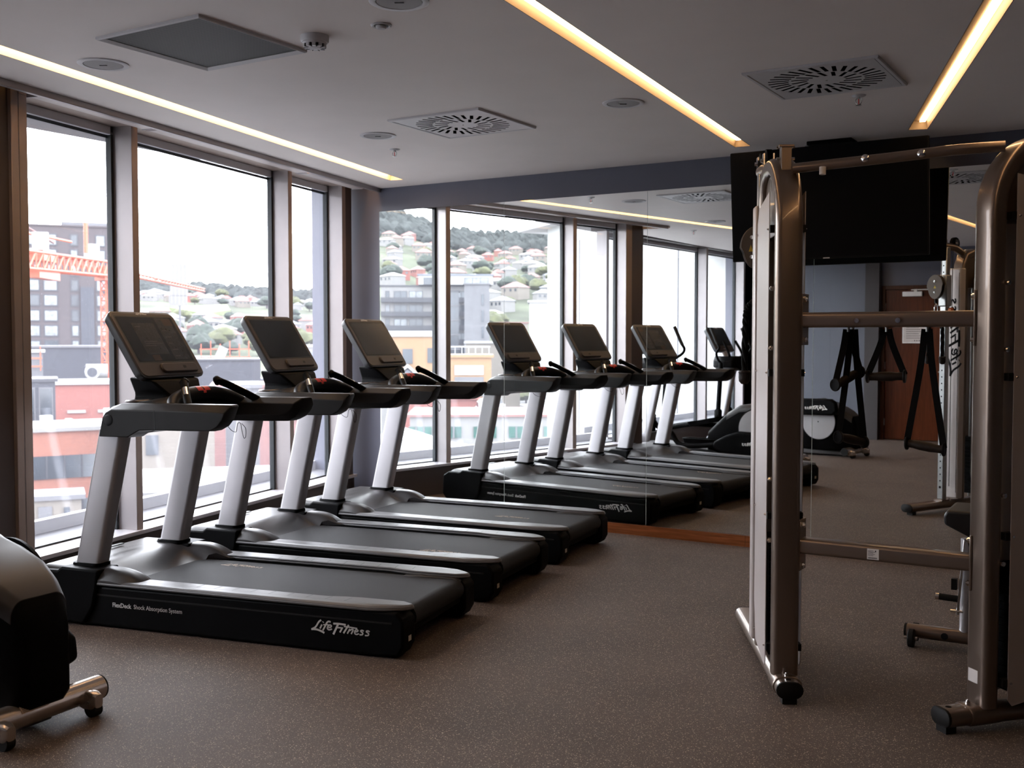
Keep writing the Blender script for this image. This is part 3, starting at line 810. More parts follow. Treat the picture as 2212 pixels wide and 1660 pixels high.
        b = MB(); b.lathe([(0,-0.02),(0.0215,-0.02),(0.022,0),(0.018,0.014),(0,0.019)], 16, Matrix.Translation(P[-1]) @ Matrix.Rotation(-0.5*s, 4, 'X') @ Matrix.Rotation(-0.75, 4, 'Y')); b.build('grip_cap', M['black'], hd, smooth=60)
        # pulse sensor plate on the side facing the console centre
        a, c = Vector(P[1]), Vector(P[2]); d_ = (c-a).normalized()
        b = MB(); b.tube([a+d_*0.022+Vector((0.002,s*0.0045,0)), c-d_*0.015+Vector((0.002,s*0.0045,0))], 0.0185, 16); b.build('pulse_sensor', M['chrome'], hd, smooth=60)
        b = MB(); b.cyl((-0.235, s*0.330, 1.085), (-0.165, s*0.345, 1.068), 0.023, 14); b.build('grip_socket', M['black'], t)
    # dashboard between the arms
    b = MB()
    N = 13; rings = []
    for k in range(N):
        y = -0.30 + 0.60*k/(N-1); u = abs(y)/0.30
        up = 0.018*(1-u**2)
        pr = [(-0.700,0.955),(-0.690,1.06),(-0.640,1.112),(-0.56,1.122+up*0.4),(-0.49,1.128+up),(-0.43,1.112+up),(-0.375,1.075),(-0.37,1.03),(-0.42,0.99),(-0.52,0.965)]
        rings.append([(x, y, z) for x, z in pr])
    b.loft(rings); dash = b.build('dashboard', M['charcoal'], t, bevel=0.004, smooth=45)
    for s in (-1, 1):
        b = MB(); T = Matrix.Translation((-0.605, s*0.245, 1.117)) @ Matrix.Rotation(-0.04, 4, 'Y')
        b.lathe([(0.050,0.001),(0.064,0.0),(0.066,0.006),(0.060,0.012),(0.050,0.010),(0.046,-0.0),(0.042,-0.01)], 36, T); ring = b.build('cup_holder', M['steel_dark'], dash, smooth=60)
        b = MB(); b.lathe([(0.0,0.004),(0.050,0.004),(0.050,0.007),(0,0.007)], 36, T); b.build('cup_well', M['gasket'], ring)
    # crossbar with the red stop patches
    pts = smooth_path([(-0.36,-0.30,1.098),(-0.395,-0.235,1.128),(-0.415,-0.12,1.148),(-0.42,0,1.152),(-0.415,0.12,1.148),(-0.395,0.235,1.128),(-0.36,0.30,1.098)], 6)
    rr = [0.026 + 0.013*math.sin(PI*i/(len(pts)-1)) for i in range(len(pts))]
    b = MB(); b.tube(pts, rr, 20); bar = b.build('crossbar', M['charcoal'], t, smooth=60)
    b = MB()
    for y0, y1, a0, a1 in ((-0.052,-0.006,25,75),(0.006,0.052,25,75),(-0.012,0.012,5,30)):
        rs = []
        for k in range(5):
            a = math.radians(a0+(a1-a0)*k/4); rs.append([(-0.42+0.0398*math.cos(a), y0, 1.152+0.0398*math.sin(a)), (-0.42+0.0398*math.cos(a), y1, 1.152+0.0398*math.sin(a))])
        for p, q in zip(rs, rs[1:]): b.add(p+q, [(0,1,3,2)])
    b.build('stop_switch', M['red'], bar, fix=False)
    # safety cord: drops from the bar and hangs in loops below the near rail
    P = [(-0.46,0.06,1.16),(-0.50,0.10,1.15),(-0.47,0.15,1.12),(-0.40,0.18,1.05),(-0.36,0.17,0.965),(-0.30,0.15,0.940),(-0.285,0.145,0.985),(-0.25,0.12,0.99),(-0.235,0.11,0.955),(-0.22,0.105,0.915),(-0.205,0.10,0.925),(-0.205,0.10,0.965),(-0.235,0.11,0.99)]
    b = MB(); b.tube(smooth_path(P, 6), 0.0016, 6); b.build('safety_cord', M['rubber'], t, smooth=60)
    # console neck and console
    b = MB()
    b.loft([[(-0.725,-0.16,1.06),(-0.725,0.16,1.06),(-0.47,0.16,1.10),(-0.47,-0.16,1.10)],[(-0.722,-0.135,1.15),(-0.722,0.135,1.15),(-0.50,0.14,1.15),(-0.50,-0.14,1.15)],[(-0.715,-0.19,1.24),(-0.715,0.19,1.24),(-0.56,0.20,1.225),(-0.56,-0.20,1.225)]])
    b.build('console_neck', M['black'], t, bevel=0.015, seg=3)
    ux = Vector((-0.548, 0, 0.8365)); nrm = Vector((0.8365, 0, 0.548))      # up along the face, out of the face
    CT = Matrix((Vector((0,1,0)), ux, nrm)).transposed().to_4x4(); CT.translation = Vector((-0.683, 0.01, 1.408))
    W_, H_ = 0.525, 0.412
    b = MB(); o_ = rrect(W_, H_, 0.045, 7)
    b.loft([[(x, y, -0.05) for x, y in rrect(W_-0.07, H_-0.09, 0.05, 7)], [(x, y, -0.040) for x, y in rrect(W_-0.012, H_-0.012, 0.045, 7)], [(x, y, -0.008) for x, y in o_], [(x, y, -0.002) for x, y in rrect(W_-0.004, H_-0.004, 0.044, 7)], [(x, y, 0.0) for x, y in rrect(W_-0.014, H_-0.014, 0.042, 7)]], CT)
    con = b.build('console', M['console_case'], t, smooth=35)
    b = MB(); b.loft([[(x, y, 0.0) for x, y in rrect(W_-0.018, H_-0.018, 0.04, 7)], [(x, y, 0.003) for x, y in rrect(W_-0.026, H_-0.026, 0.038, 7)]], CT); b.build('bezel', M['console_face'], con, smooth=20)
    b = MB(); b.loft([[(x, y, 0.003) for x, y in rrect(0.462, 0.292, 0.006, 3, 0, 0.030)], [(x, y, 0.0034) for x, y in rrect(0.462, 0.292, 0.006, 3, 0, 0.030)]], CT); scn = b.build('screen_border', M['gasket'], con, smooth=20)
    b = MB(); b.loft([[(x, y, 0.0034) for x, y in rrect(0.444, 0.276, 0.004, 3, 0, 0.030)], [(x, y, 0.0042) for x, y in rrect(0.444, 0.276, 0.004, 3, 0, 0.030)]], CT); b.build('screen', M['screen'], con, smooth=20)
    b = MB(); b.loft([[(x, y, 0.002) for x, y in rrect(0.30, 0.058, 0.02, 5, 0.065, -0.152)], [(x, y, 0.014) for x, y in rrect(0.29, 0.050, 0.02, 5, 0.065, -0.152)]], CT); kp = b.build('control_pad', M['console_face'], con, bevel=0.003, smooth=35)
    b = MB(); b.loft([[(x, y, 0.0142) for x, y in rrect(0.022, 0.016, 0.003, 2, 0.10, -0.152)], [(x, y, 0.0148) for x, y in rrect(0.022, 0.016, 0.003, 2, 0.10, -0.152)]], CT); b.build('button', M['charcoal'], kp)
    b = MB(); b.prism([(-0.16,-0.045),(-0.20,-0.012),(-0.202,-0.006),(-0.15,-0.006)], -0.235, 0.235, 'x', CT); b.build('console_chin', M['console_case'], con, bevel=0.004)
    logo('console_logo', 0.088, M['print_white'], con, CT @ Matrix.Translation((-0.050, 0.184, 0.003)), 0.0002)
    b = MB(); b.loft([[(x, y, -0.05) for x, y in rrect(0.34, 0.24, 0.05, 5, 0, -0.05)], [(x, y, -0.10) for x, y in rrect(0.22, 0.15, 0.05, 5, 0, -0.08)]], CT); b.build('console_back', M['black'], con, smooth=40)
    # writing on both skirts
    for s in (-1, 1):
        xd = (1,0,0) if s < 0 else (-1,0,0)
        x0 = -0.632 if s < 0 else -0.245
        T = frame((x0, s*0.4306, 0.110), xd, (0,0,1))
        text('skirt_lettering', 'FlexDeck', 0.031, M['print'], t, T, bold=0.0007, squeeze=0.95)
        T2 = frame((x0 + (0.128 if s < 0 else -0.128), s*0.4306, 0.110), xd, (0,0,1))
        text('skirt_lettering', '\u02b3 Shock Absorption System'.replace('\u02b3 ', ''), 0.031, M['print'], t, T2, squeeze=0.88)
        T3 = frame((0.490 if s < 0 else 0.785, s*0.4306, 0.098), xd, (0,0,1))
        logo('skirt_logo', 0.305, M['print'], t, T3, 0.0006)
    # small rating sticker and reflector on the rear end
    b = MB(); b.box(0.9548, 0.9556, -0.375, -0.345, 0.075, 0.100); b.build('sticker', M['lens'], t)
    # rear feet and front transport wheels
    for s in (-1, 1):
        b = MB(); b.box(0.80, 0.90, s*0.36-0.03, s*0.36+0.03, 0.0, 0.06); b.build('foot', M['rubber'], t, bevel=0.01)
        b = MB(); b.cyl((-1.02, s*0.31-0.02, 0.035), (-1.02, s*0.31+0.02, 0.035), 0.035, 20); b.build('transport_wheel', M['rubber'], t)
    return t
M['steel_dark'] = mat('dark_satin_ring', (0.11, 0.10, 0.10), 0.28, 0.6)
tm = make_treadmill()
TP = [(-3.902-0.03*-0.2, 4.023-0.034, 0.2057), (-4.090, 5.138-0.034, 0.1598), (-4.227, 6.225-0.034, 0.1155)]
TL = ['nearest treadmill of the row, with the big white word mark on its black side skirt',
      'middle treadmill of the row, between the nearest one and the one by the mirror wall',
      'farthest treadmill of the row, beside the mirror wall and the blue-grey wall strip']
BLOGO = [(-0.42, 0.17), (0.40, -0.22), (0.30, -0.05)]
for i, (x, y, a) in enumerate(TP):
    o = tm if i == 0 else copy_tree(tm)
    o.location = (x, y, 0); o.rotation_euler = (0, 0, a)
    for ch in o.children_recursive:
        if ch.name.startswith('belt_logo'): ch.location = (*BLOGO[i], 0)
    tag(o, TL[i], 'treadmill', 'treadmills in a row facing the windows')

# faint workout page left showing on the nearest treadmill's screen
ui = mat('dim_screen_page', (0.026, 0.029, 0.032), 0.25, var=0.3, scale=60, spec=0.3)
ui2 = mat('dim_screen_tile', (0.050, 0.034, 0.026), 0.25, var=0.1, spec=0.3)
ui3 = mat('dim_screen_text', (0.060, 0.062, 0.066), 0.25, var=0.1, spec=0.3)
con_ = [c for c in tm.children if c.name.startswith('console') and 'neck' not in c.name][0]
CT_ = Matrix(((0,-0.548,0.8365,-0.683),(1,0,0,0.01),(0,0.8365,0.548,1.408),(0,0,0,1)))
b = MB(); b.box(-0.13, 0.05, -0.065, 0.13, 0.0042, 0.0045, CT_); b.box(0.075, 0.20, -0.10, 0.165, 0.0042, 0.0044, CT_)
b.i = 1; b.box(0.13, 0.205, 0.115, 0.160, 0.0045, 0.0048, CT_); b.box(-0.10, -0.04, -0.105, -0.070, 0.0042, 0.0046, CT_)
b.i = 2
for k, (x0_, x1_, z_) in enumerate(((-0.115,-0.07,0.105),(-0.10,0.0,0.012),(-0.10,0.035,0.0),(-0.11,-0.02,-0.014),(0.09,0.13,0.08),(0.09,0.14,0.04),(0.09,0.12,0.0),(0.09,0.14,-0.04),(0.09,0.13,-0.08))):
    b.box(x0_, x1_, z_, z_+0.005, 0.0045, 0.0048, CT_)
b.build('screen_page', [ui, ui2, ui3], con_)
# ---------------------------------------------------------------- the town outside
random.seed(7)
GZ = -22.0
def lerp_tab(t, x):
    if x <= t[0][0]: return t[0][1]
    for (a, u), (b_, v) in zip(t, t[1:]):
        if x <= b_: return u + (v-u)*(x-a)/(b_-a)
    return t[-1][1]
HT = [(20,34),(36,38),(41,37),(46,40),(52,45),(57,44),(70,60),(110,80),(136,120),(139,121),(142,112),(144.5,98),(147,93),(150,95),(156,90),(175,80)]
H0 = [(20,-4),(60,-3),(130,5),(160,6)]
def terrain(x, y):
    r = math.hypot(x, y); az = math.degrees(math.atan2(-x, y)) % 360
    if az > 200: return GZ
    if r < 240: return GZ
    h0 = lerp_tab(H0, az); h1 = lerp_tab(HT, az)
    if r < 350: return GZ + (h0-GZ)*(r-240)/110
    u = (r-350)/650
    return h0 + (h1-h0)*min(u, 1.15) + 1.2*math.sin(x*0.031)*math.cos(y*0.027)
T_ = {}
T_['hill'] = mat('grassy_hillside', (0.048, 0.055, 0.035), 0.9, var=0.5, scale=0.03, spec=0.1)
T_['forest'] = mat('grey_green_forest', (0.034, 0.038, 0.037), 0.95, var=0.35, scale=0.08, spec=0.05)
T_['ground'] = mat('pale_street_ground', (0.086, 0.086, 0.086), 0.85, var=0.2, scale=0.1)
T_['lawn'] = mat('light_green_lawn', (0.073, 0.094, 0.030), 0.9, var=0.2, scale=0.2)
T_['white'] = mat('white_render', (0.112, 0.109, 0.107), 0.7, var=0.06, scale=0.5)
T_['white2'] = mat('bright_white_cladding', (0.175, 0.175, 0.173), 0.6, var=0.02, scale=0.5)
T_['cream'] = mat('cream_render', (0.102, 0.090, 0.076), 0.75, var=0.06, scale=0.6)
T_['yellow'] = mat('apricot_render', (0.153, 0.086, 0.038), 0.7, var=0.05, scale=0.5)
T_['grey'] = mat('light_grey_concrete', (0.070, 0.070, 0.076), 0.8, var=0.12, scale=0.6)
T_['mauve'] = mat('mauve_grey_concrete', (0.034, 0.027, 0.029), 0.8, var=0.08, scale=0.4)
T_['navy'] = mat('navy_cladding', (0.013, 0.015, 0.023), 0.6, var=0.1, scale=0.6)
T_['slate'] = mat('slate_blue_roof', (0.073, 0.082, 0.103), 0.6, var=0.08, scale=0.8)
T_['red'] = mat('weathered_red_roof', (0.112, 0.030, 0.023), 0.7, var=0.15, scale=1.0)
T_['pink'] = mat('faded_pink_roof', (0.109, 0.050, 0.045), 0.7, var=0.1, scale=1.0)
T_['crimson'] = mat('crimson_panel', (0.154, 0.015, 0.020), 0.6, var=0.05)
T_['glassdark'] = mat('dark_window_glass', (0.015, 0.020, 0.026), 0.15, var=0.3, scale=0.5)
T_['glasslight'] = mat('curtained_window_glass', (0.094, 0.103, 0.112), 0.25, var=0.4, scale=0.7)
T_['green'] = mat('teal_window_glass', (0.011, 0.048, 0.039), 0.2, var=0.3, scale=1.0)
T_['surround'] = mat('charcoal_window_surround', (0.009, 0.010, 0.015), 0.5, var=0.1)
T_['orange'] = mat('orange_crane_paint', (0.266, 0.045, 0.013), 0.5, var=0.05)
T_['tree'] = mat('dark_tree_foliage', (0.013, 0.020, 0.014), 0.95, var=0.4, scale=0.6)
T_['shrub'] = mat('olive_foliage', (0.037, 0.041, 0.015), 0.95, var=0.35, scale=0.6)
def brick_mat(name, c1, c2, mortar):
    m, nt, bs = newmat(name); L = nt.links
    tc = nt.nodes.new('ShaderNodeTexCoord'); mp = nt.nodes.new('ShaderNodeMapping'); mp.inputs['Rotation'].default_value = (PI/2, 0, 0)
    L.new(tc.outputs['Object'], mp.inputs['Vector'])
    br = nt.nodes.new('ShaderNodeTexBrick'); br.inputs['Scale'].default_value = 3.0
    br.inputs['Color1'].default_value = c1+(1,); br.inputs['Color2'].default_value = c2+(1,); br.inputs['Mortar'].default_value = mortar+(1,)
    L.new(mp.outputs['Vector'], br.inputs['Vector']); L.new(br.outputs['Color'], bs.inputs['Base Color']); bs.inputs['Roughness'].default_value = 0.85
    return m
T_['brick'] = brick_mat('orange_brick', (0.16,0.049,0.027), (0.13,0.038,0.022), (0.14,0.08,0.06))
T_['redbrick'] = brick_mat('red_brick', (0.15,0.042,0.033), (0.13,0.035,0.029), (0.14,0.075,0.06))

# ground and hills: one terrain sheet
b = MB(); AZ = [18 + 2.0*i for i in range(84)]; RS = [14, 40, 90, 160, 240, 300, 350] + [350+35*i for i in range(1, 24)] + [1300]
for a in AZ:
    for r in RS:
        x, y = -r*math.sin(math.radians(a)), r*math.cos(math.radians(a))
        z = terrain(x, y) if r < 1200 else GZ
        b.v.append((x, y, z))
nr = len(RS)
for i in range(len(AZ)-1):
    for j in range(nr-1): b.f.append((i*nr+j, i*nr+j+1, (i+1)*nr+j+1, (i+1)*nr+j)); b.mi.append(0 if RS[j+1] <= 300 else 1)
struct(b.build('ground', [T_['ground'], T_['hill']], smooth=60))

def blob(b, x, y, z, r, h, seg=6, seed=0):
    rn = random.Random(seed); rings = []
    for k, (f_, g_) in enumerate(((0.35,0.0),(0.9,0.18),(1.0,0.45),(0.75,0.75),(0.3,0.97))):
        rings.append([(x + r*f_*math.cos(2*PI*q/seg+k)*rn.uniform(0.8,1.2), y + r*f_*math.sin(2*PI*q/seg+k)*rn.uniform(0.8,1.2), z+h*g_) for q in range(seg)])
    b.loft(rings)
b = MB()
pts = []
for a, r in ((49.2,610),(47.4,560),(46.2,640),(46.4,700),(48.2,660)):
    x, y = -r*math.sin(math.radians(a)), r*math.cos(math.radians(a)); pts.append((x, y, terrain(x, y)+2.5))
b.add(pts, [(0,1,2,3,4)]); b.add([(p[0],p[1],p[2]-4) for p in pts]+pts, [(i,(i+1)%5,5+(i+1)%5,5+i) for i in range(5)])
tag(b.build('lawn_slope', T_['lawn'], fix=False), 'bright green grass clearing on the distant hillside', 'lawn')

# ---- town buildings. Local axes: -y looks back at the gym, x along the front, origin at the front centre
occ = [(-630*math.sin(math.radians(47.6)), 630*math.cos(math.radians(47.6)), 84)]
def bldg(name, label, cat, x, y, rot, w_, dp, z0, z1, wall, roof='white', parapet=0.3, group=None):
    e = empty(name, (x, y, 0), rot)
    occ.append((x-math.sin(rot)*dp/2, y+math.cos(rot)*dp/2, max(w_, dp)*0.62+1))
    b = MB(); b.box(-w_/2, w_/2, 0, dp, z0, z1); b.build('walls', T_[wall], e)
    b = MB(); b.box(-w_/2-0.25, w_/2+0.25, -0.25, dp+0.25, z1, z1+parapet); b.build('roof', T_[roof], e)
    tag(e, label, cat, group)
    return e
def win(e, x0, x1, z0, z1, mt='glassdark', sur=0.0, y=-0.0, fr='surround', mull=0):
    b = MB()
    if sur: b.box(x0-sur, x1+sur, y-0.10, y-0.01, z0-sur, z1+sur)
    b.i = 1; b.box(x0, x1, y-0.14, y-0.02, z0, z1)
    if mull:
        b.i = 0
        for k in range(1, mull): b.box(x0+(x1-x0)*k/mull-0.06, x0+(x1-x0)*k/mull+0.06, y-0.17, y-0.13, z0, z1)
    return b.build('window', [T_[fr], T_[mt]], e)
# grey-mauve hotel
h_ = bldg('hotel_tower', 'tall mauve-grey tower block with rounded dark-framed windows behind the orange crane', 'building', -193.9, 141.5, 0.94, 20.5, 14, GZ, 24.4, 'mauve', 'mauve')
b = MB(); b.box(2.0, 4.6, -0.35, 0, GZ, 12.0); b.build('dark_strip', T_['navy'], h_)
b = MB(); b.box(-1.5, 9.8, 2, 8, 24.5, 25.6); b.build('roof_plant', T_['grey'], h_)
for r_ in range(9):
    z = 21.6 - 3.12*r_
    for x, ww in ((-7.1,1.15),(-3.7,1.15),(0.9,0.55),(6.0,0.75),(9.1,0.9)):
        win(h_, x-ww, x+ww, z-0.95, z+1.0, 'glasslight' if random.random() < 0.65 else 'glassdark', 0.28)
# dark low roof, white roofed shed, brick block with roof plant
bldg('navy_warehouse', 'long dark navy flat-roofed building in front of the mauve tower', 'building', -136.5, 101.2, 0.931, 17, 10, GZ, 0.0, 'navy', 'grey')
e = bldg('roof_shed', 'low white-roofed shed with orange railings at the foot of the mauve tower', 'building', -108.2, 72.5, 0.97, 4.6, 5, GZ, -0.2, 'grey', 'white2')
b = MB()
for k in range(3): b.box(-2+2*k, -1.9+2*k, -0.5, -0.4, -2.2, 2.6 if k < 2 else 0.5)
b.box(-2.2, 2.2, -0.52, -0.44, -0.9, -0.75); b.box(-2.2, 2.2, -0.52, -0.44, -1.8, -1.65); b.build('railing', T_['orange'], e)
e = bldg('brick_block', 'orange brick block with a white roof and roof ducts beside the crane mast', 'building', -97.6, 73.0, 0.931, 9.5, 9, GZ, -3.5, 'redbrick', 'white2')
for sx in (-1.0, 2.0):
    win(e, sx-0.9, sx+0.9, -6.5, -6.2, 'white2', fr='white2')
b = MB(); b.cyl((0.0,3,-2.2), (2.2,3,-2.2), 0.8, 14); b.box(2.6, 4.6, 2, 4.4, -3.2, -1.2); b.build('roof_duct', T_['white2'], e)
b = MB(); b.cyl((0.6,-0.2,-2.2), (0.6,2.4,-2.2), 0.75, 14); b.i = 1; b.cyl((0.6,-0.3,-2.2), (0.6,-0.2,-2.2), 0.5, 14); b.build('fan_unit', [T_['white2'], T_['navy']], e)
# scaffold-dark block at left
e = bldg('dark_frame_building', 'dark half-built block seen at the left edge of the left window pane', 'building', -88.5, 60.0, 0.96, 4.6, 6, GZ, -2.6, 'navy', 'surround')
for k in range(3): win(e, -2+1.5*k, -1+1.5*k, -7, -3.2, 'glassdark', 0.1, fr='grey')
# banded brick office
e = bldg('banded_brick_office', 'orange brick office with dark ribbon windows low in the left window pane', 'building', -73.6, 53.8, 1.12, 13.0, 8, GZ, -5.9, 'brick', 'white')
for k, (za, zb) in enumerate(((-9.6,-7.8),(-13.1,-11.3),(-16.6,-14.8))):
    b = MB(); b.box(-7.5, 7.5, -0.12, -0.02, za, zb); rb = b.build('ribbon_window', T_['glassdark'], e)
    b = MB()
    for q in range(12): b.box(-7.3+1.3*q, -7.18+1.3*q, -0.17, -0.11, za, zb)
    b.build('mullion', T_['surround'], rb)
b = MB()
for q in range(9): b.box(-6.5+1.5*q+random.uniform(-0.3,0.3), -5.9+1.5*q, 0.6, 1.6, -5.6, -5.6+random.uniform(0.4,1.6))
b.build('roof_plant', T_['white2'], e)
e = bldg('cream_hut', 'small weathered cream rooftop hut below the brick office', 'building', -60.4, 42.6, 0.958, 3.3, 3, GZ, -8.9, 'cream', 'grey'); win(e, 0.6, 0.95, -10.3, -9.4); win(e, -0.9, -0.1, -10.2, -9.3, 'grey', fr='cream')
bldg('white_flat_roof', 'broad white flat roof at the bottom of the left window pane', 'building', -46.5, 33.6, 0.955, 5, 6, GZ, -9.9, 'white', 'white2')
# cream block seen between the treadmill posts
e = bldg('cream_block', 'cream rendered block with small dark windows seen between the treadmill posts', 'building', -64.1, 55.8, 0.855, 5.6, 4, GZ, -3.0, 'cream', 'white2')
for z in (-6.3, -9.2): win(e, -2.2, -1.3, z-1.1, z+0.4)
win(e, 0.6, 1.3, -5.6, -4.6); win(e, 0.6, 1.3, -8.6, -7.4)
bldg('grey_side_block', 'grey concrete block right of the cream rendered block', 'building', -63.2, 61.8, 0.819, 2.6, 7, GZ, -2.6, 'grey', 'grey')
bldg('scaffolded_building', 'dark blue building wrapped in scaffold mesh, behind the console of the middle treadmill', 'building', -131.0, 124.9, 0.809, 10.4, 10, GZ, -2.3, 'navy', 'surround')
e = empty('formwork_frame', (-139.6, 132.4, 0), 0.812)
b = MB()
for k in range(6): b.box(-4+1.6*k, -3.85+1.6*k, 0, 0.15, -6, 0.4+0.5*(k % 2))
for z in (-3.2, -2.0, -0.6): b.box(-4.2, 4.4, 0, 0.15, z, z+0.16)
b.build('orange_bars', T_['orange'], e)
b = MB(); b.box(-0.8, 0.8, -0.3, 0.1, -3.6, -0.2, Matrix.Rotation(0.42, 4, 'Y')); b.build('white_panel', T_['white2'], e)
tag(e, 'orange formwork frame with a tilted white panel on the building site', 'construction frame')
bldg('pink_roof_hall', 'long hall with a faded red wall between the nearest and middle treadmills', 'building', -79.0, 78.4, 0.789, 7.6, 9, GZ, -3.6, 'pink', 'pink')
bldg('red_band_building', 'low building with a bright crimson band in the narrow window pane', 'building', -83.5, 93.0, 0.732, 5.0, 7, GZ, -2.55, 'crimson', 'white')
bldg('pinkish_hall', 'pink rendered wall low in the narrow window pane', 'building', -46.8, 52.1, 0.732, 3.6, 6, GZ, -3.8, 'pink', 'white2')
e = bldg('modern_block', 'white and blue-glass block in the narrow window pane below the hill', 'building', -113.1, 126.9, 0.728, 6.4, 8, GZ, 0.0, 'white', 'white2'); win(e, -2.2, 2.6, -1.7, -0.8, 'slate'); win(e, -1.0, 2.0, -3.3, -2.5, 'slate')
bldg('white_shed_roof', 'large white flat roof below the wide middle window pane', 'building', -36.5, 33.9, 0.825, 6.6, 6, GZ, -5.4, 'white', 'white2')
bldg('white_yard_roof', 'white flat roof at the bottom of the narrow window pane', 'building', -31.5, 36.6, 0.733, 5.2, 8, GZ, -4.9, 'white', 'white2')
bldg('tan_terrace', 'tan terrace right behind the crimson-banded building', 'building', -95.0, 108.2, 0.733, 5.6, 7, GZ, -1.9, 'cream', 'pink')

# tower crane
def truss(b, p, q, s_, n_, t):
    p, q = Vector(p), Vector(q); d = (q-p).normalized(); up = Vector((0,0,1)) if abs(d.z) < 0.9 else Vector((1,0,0))
    a = d.cross(up).normalized(); c = a.cross(d)
    cs = [a*s_/2+c*s_/2, -a*s_/2+c*s_/2, -a*s_/2-c*s_/2, a*s_/2-c*s_/2]
    for k in cs: b.tube([p+k, q+k], t, 4)
    for i in range(n_):
        u, v = p+(q-p)*i/n_, p+(q-p)*(i+1)/n_
        for k in range(4):
            m_, n2 = cs[k], cs[(k+1) % 4]
            b.tube([u+m_, v+n2], t*0.6, 4, cap=False); b.tube([u+m_, u+n2], t*0.6, 4, cap=False)
e = empty('tower_crane', (-126.4, 98.1, GZ))
b = MB(); truss(b, (0,0,0), (0,0,31.5), 1.1, 22, 0.14); b.build('mast', T_['orange'], e)
b = MB(); truss(b, (20.5,-27,31.9), (0,0,33.0), 1.9, 14, 0.17); b.build('counter_jib', T_['orange'], e)
b = MB(); truss(b, (0,0,33.0), (-42,56,33.2), 0.55, 30, 0.12); b.build('jib', T_['orange'], e)
b = MB(); b.box(-1.1, 1.1, -1.1, 1.1, 31.4, 33.4); b.tube([(5.8,-7.6,34.5),(5.8,-7.6,38.4)], 0.3, 6); b.build('slewing_unit', T_['orange'], e)
b = MB(); b.box(-1.6, -0.2, -2.4, -0.9, 33.2, 36.4); b.build('operator_cab', T_['white2'], e)
b = MB(); T2_ = Matrix.Translation((15.5,-20.4,34.6)) @ Matrix.Rotation(-0.92, 4, 'Z') @ Matrix.Translation((1.5,0,-2.2)); b.box(-3.2, 2.0, -0.9, 0.9, -0.2, 0.9, T2_); b.box(-4.6, 2.6, -0.7, 0.7, -2.2, -1.0, T2_); b.build('ballast', T_['orange'], e)
b = MB(); b.box(-2.0, 2.4, -1.0, 1.0, 0.9, 1.1, T2_); b.box(-0.4, 0.4, -0.8, 0.8, 1.1, 3.1, T2_); b.build('winch_platform', T_['white2'], e)
tag(e, 'orange lattice tower crane in front of the mauve tower block', 'crane')
e = empty('far_crane_jib', (-141.2, 94.7, GZ))
b = MB(); b.tube([(8,-12,38.6),(-10,16,38.9)], 0.2, 6); b.build('jib', T_['orange'], e)
b = MB(); b.tube([(4,-6,41.2),(-8.2,11.5,38.3)], 0.16, 6); b.build('tie_bar', T_['pink'], e)
b = MB(); truss(b, (9,-13.5,0), (9,-13.5,43), 1.0, 20, 0.12); b.build('mast', T_['orange'], e)
tag(e, 'thin orange jib of a second crane crossing the top of the mauve tower', 'crane')
e = empty('concrete_core', (-222.0, 195.0, 0), 0.851); e.scale = (1.6, 1.6, 1.5)
b = MB(); b.box(-1.5, 1.35, -0.2, 1.3, 8.3, 14.1); b.box(-1.7, 1.2, -0.2, 0.3, 6.6, 8.4); b.build('concrete_core', T_['white'], e)
b = MB()
for k in range(5): b.box(-1.3+0.6*k, -1.22+0.6*k, -0.26, -0.2, 7, 14); 
b.build('joint', T_['white2'], e)
b = MB(); b.tube([(0,0,8),(0,0,GZ)], 0.2, 6); b.build('prop', T_['grey'], e)
tag(e, 'pale concrete lift core rising behind the thin orange jib', 'concrete core')

# ---- seen in the mirrors
e = bldg('balcony_apartments', 'apartment block with dark balcony grids, seen in the left mirror panel', 'building', -141.8, -180.4, 2.512, 20.0, 14, GZ, 12.9, 'white', 'surround')
for f_ in range(5):
    z = 9.9 - 3.1*f_
    b = MB(); b.box(-10, 10, -1.4, 0.0, z-0.55, z-0.25); b.box(-10, 10, -1.42, -1.36, z-0.3, z+0.5); b.build('balcony', T_['surround'], e)
    for k, (xa, xb) in enumerate(((-9.2,-6.6),(-5.9,-3.2),(-2.4,-1.7),(0.8,3.6),(4.3,7.0),(8.2,8.9))):
        win(e, xa, xb, z-0.2, z+1.9, 'glassdark' if (k+f_) % 3 else 'glasslight', 0.12, fr='surround', mull=2)
e2 = bldg('penthouse', 'white penthouse storey with a slate roof on top of the balcony apartments', 'building', -135.2, -182.6, 2.538, 16.5, 10, 13.25, 15.3, 'white2', 'slate')
win(e2, -7.2, -2.0, 13.3, 14.7, 'glasslight', 0.1, mull=3); win(e2, 2.4, 7.0, 13.3, 14.7, 'glassdark', 0.1, mull=3)
e = bldg('concrete_tower', 'plain grey concrete tower beside the balcony apartments, seen in the mirror', 'building', -123.7, -173.7, 2.559, 5.3, 8, GZ, 12.6, 'grey', 'grey')
for k in range(6): win(e, -1.45, -0.95, 8.2-3.4*k, 10.6-3.4*k)
e = bldg('glazed_stair', 'dark glazed strip joining the balcony apartments to the grey tower', 'building', -129.6, -173.3, 2.541, 2.6, 4, GZ, 11.2, 'glassdark', 'surround')
for k in range(7):
    b = MB(); b.box(-1.6, 1.6, -0.3, 0, 8.2-3.1*k, 8.45-3.1*k); b.build('floor_band', T_['grey'], e)
e = bldg('apricot_house', 'apricot rendered building with a white gable, seen in the left mirror panel', 'building', -77.9, -90.8, 2.503, 6.6, 8, GZ, 1.6, 'yellow', 'white2', 0.7)
win(e, -1.9, -1.3, -1.6, 0.2); win(e, 0.5, 1.7, -1.7, 0.1); win(e, 2.3, 3.0, -1.4, 0.1)
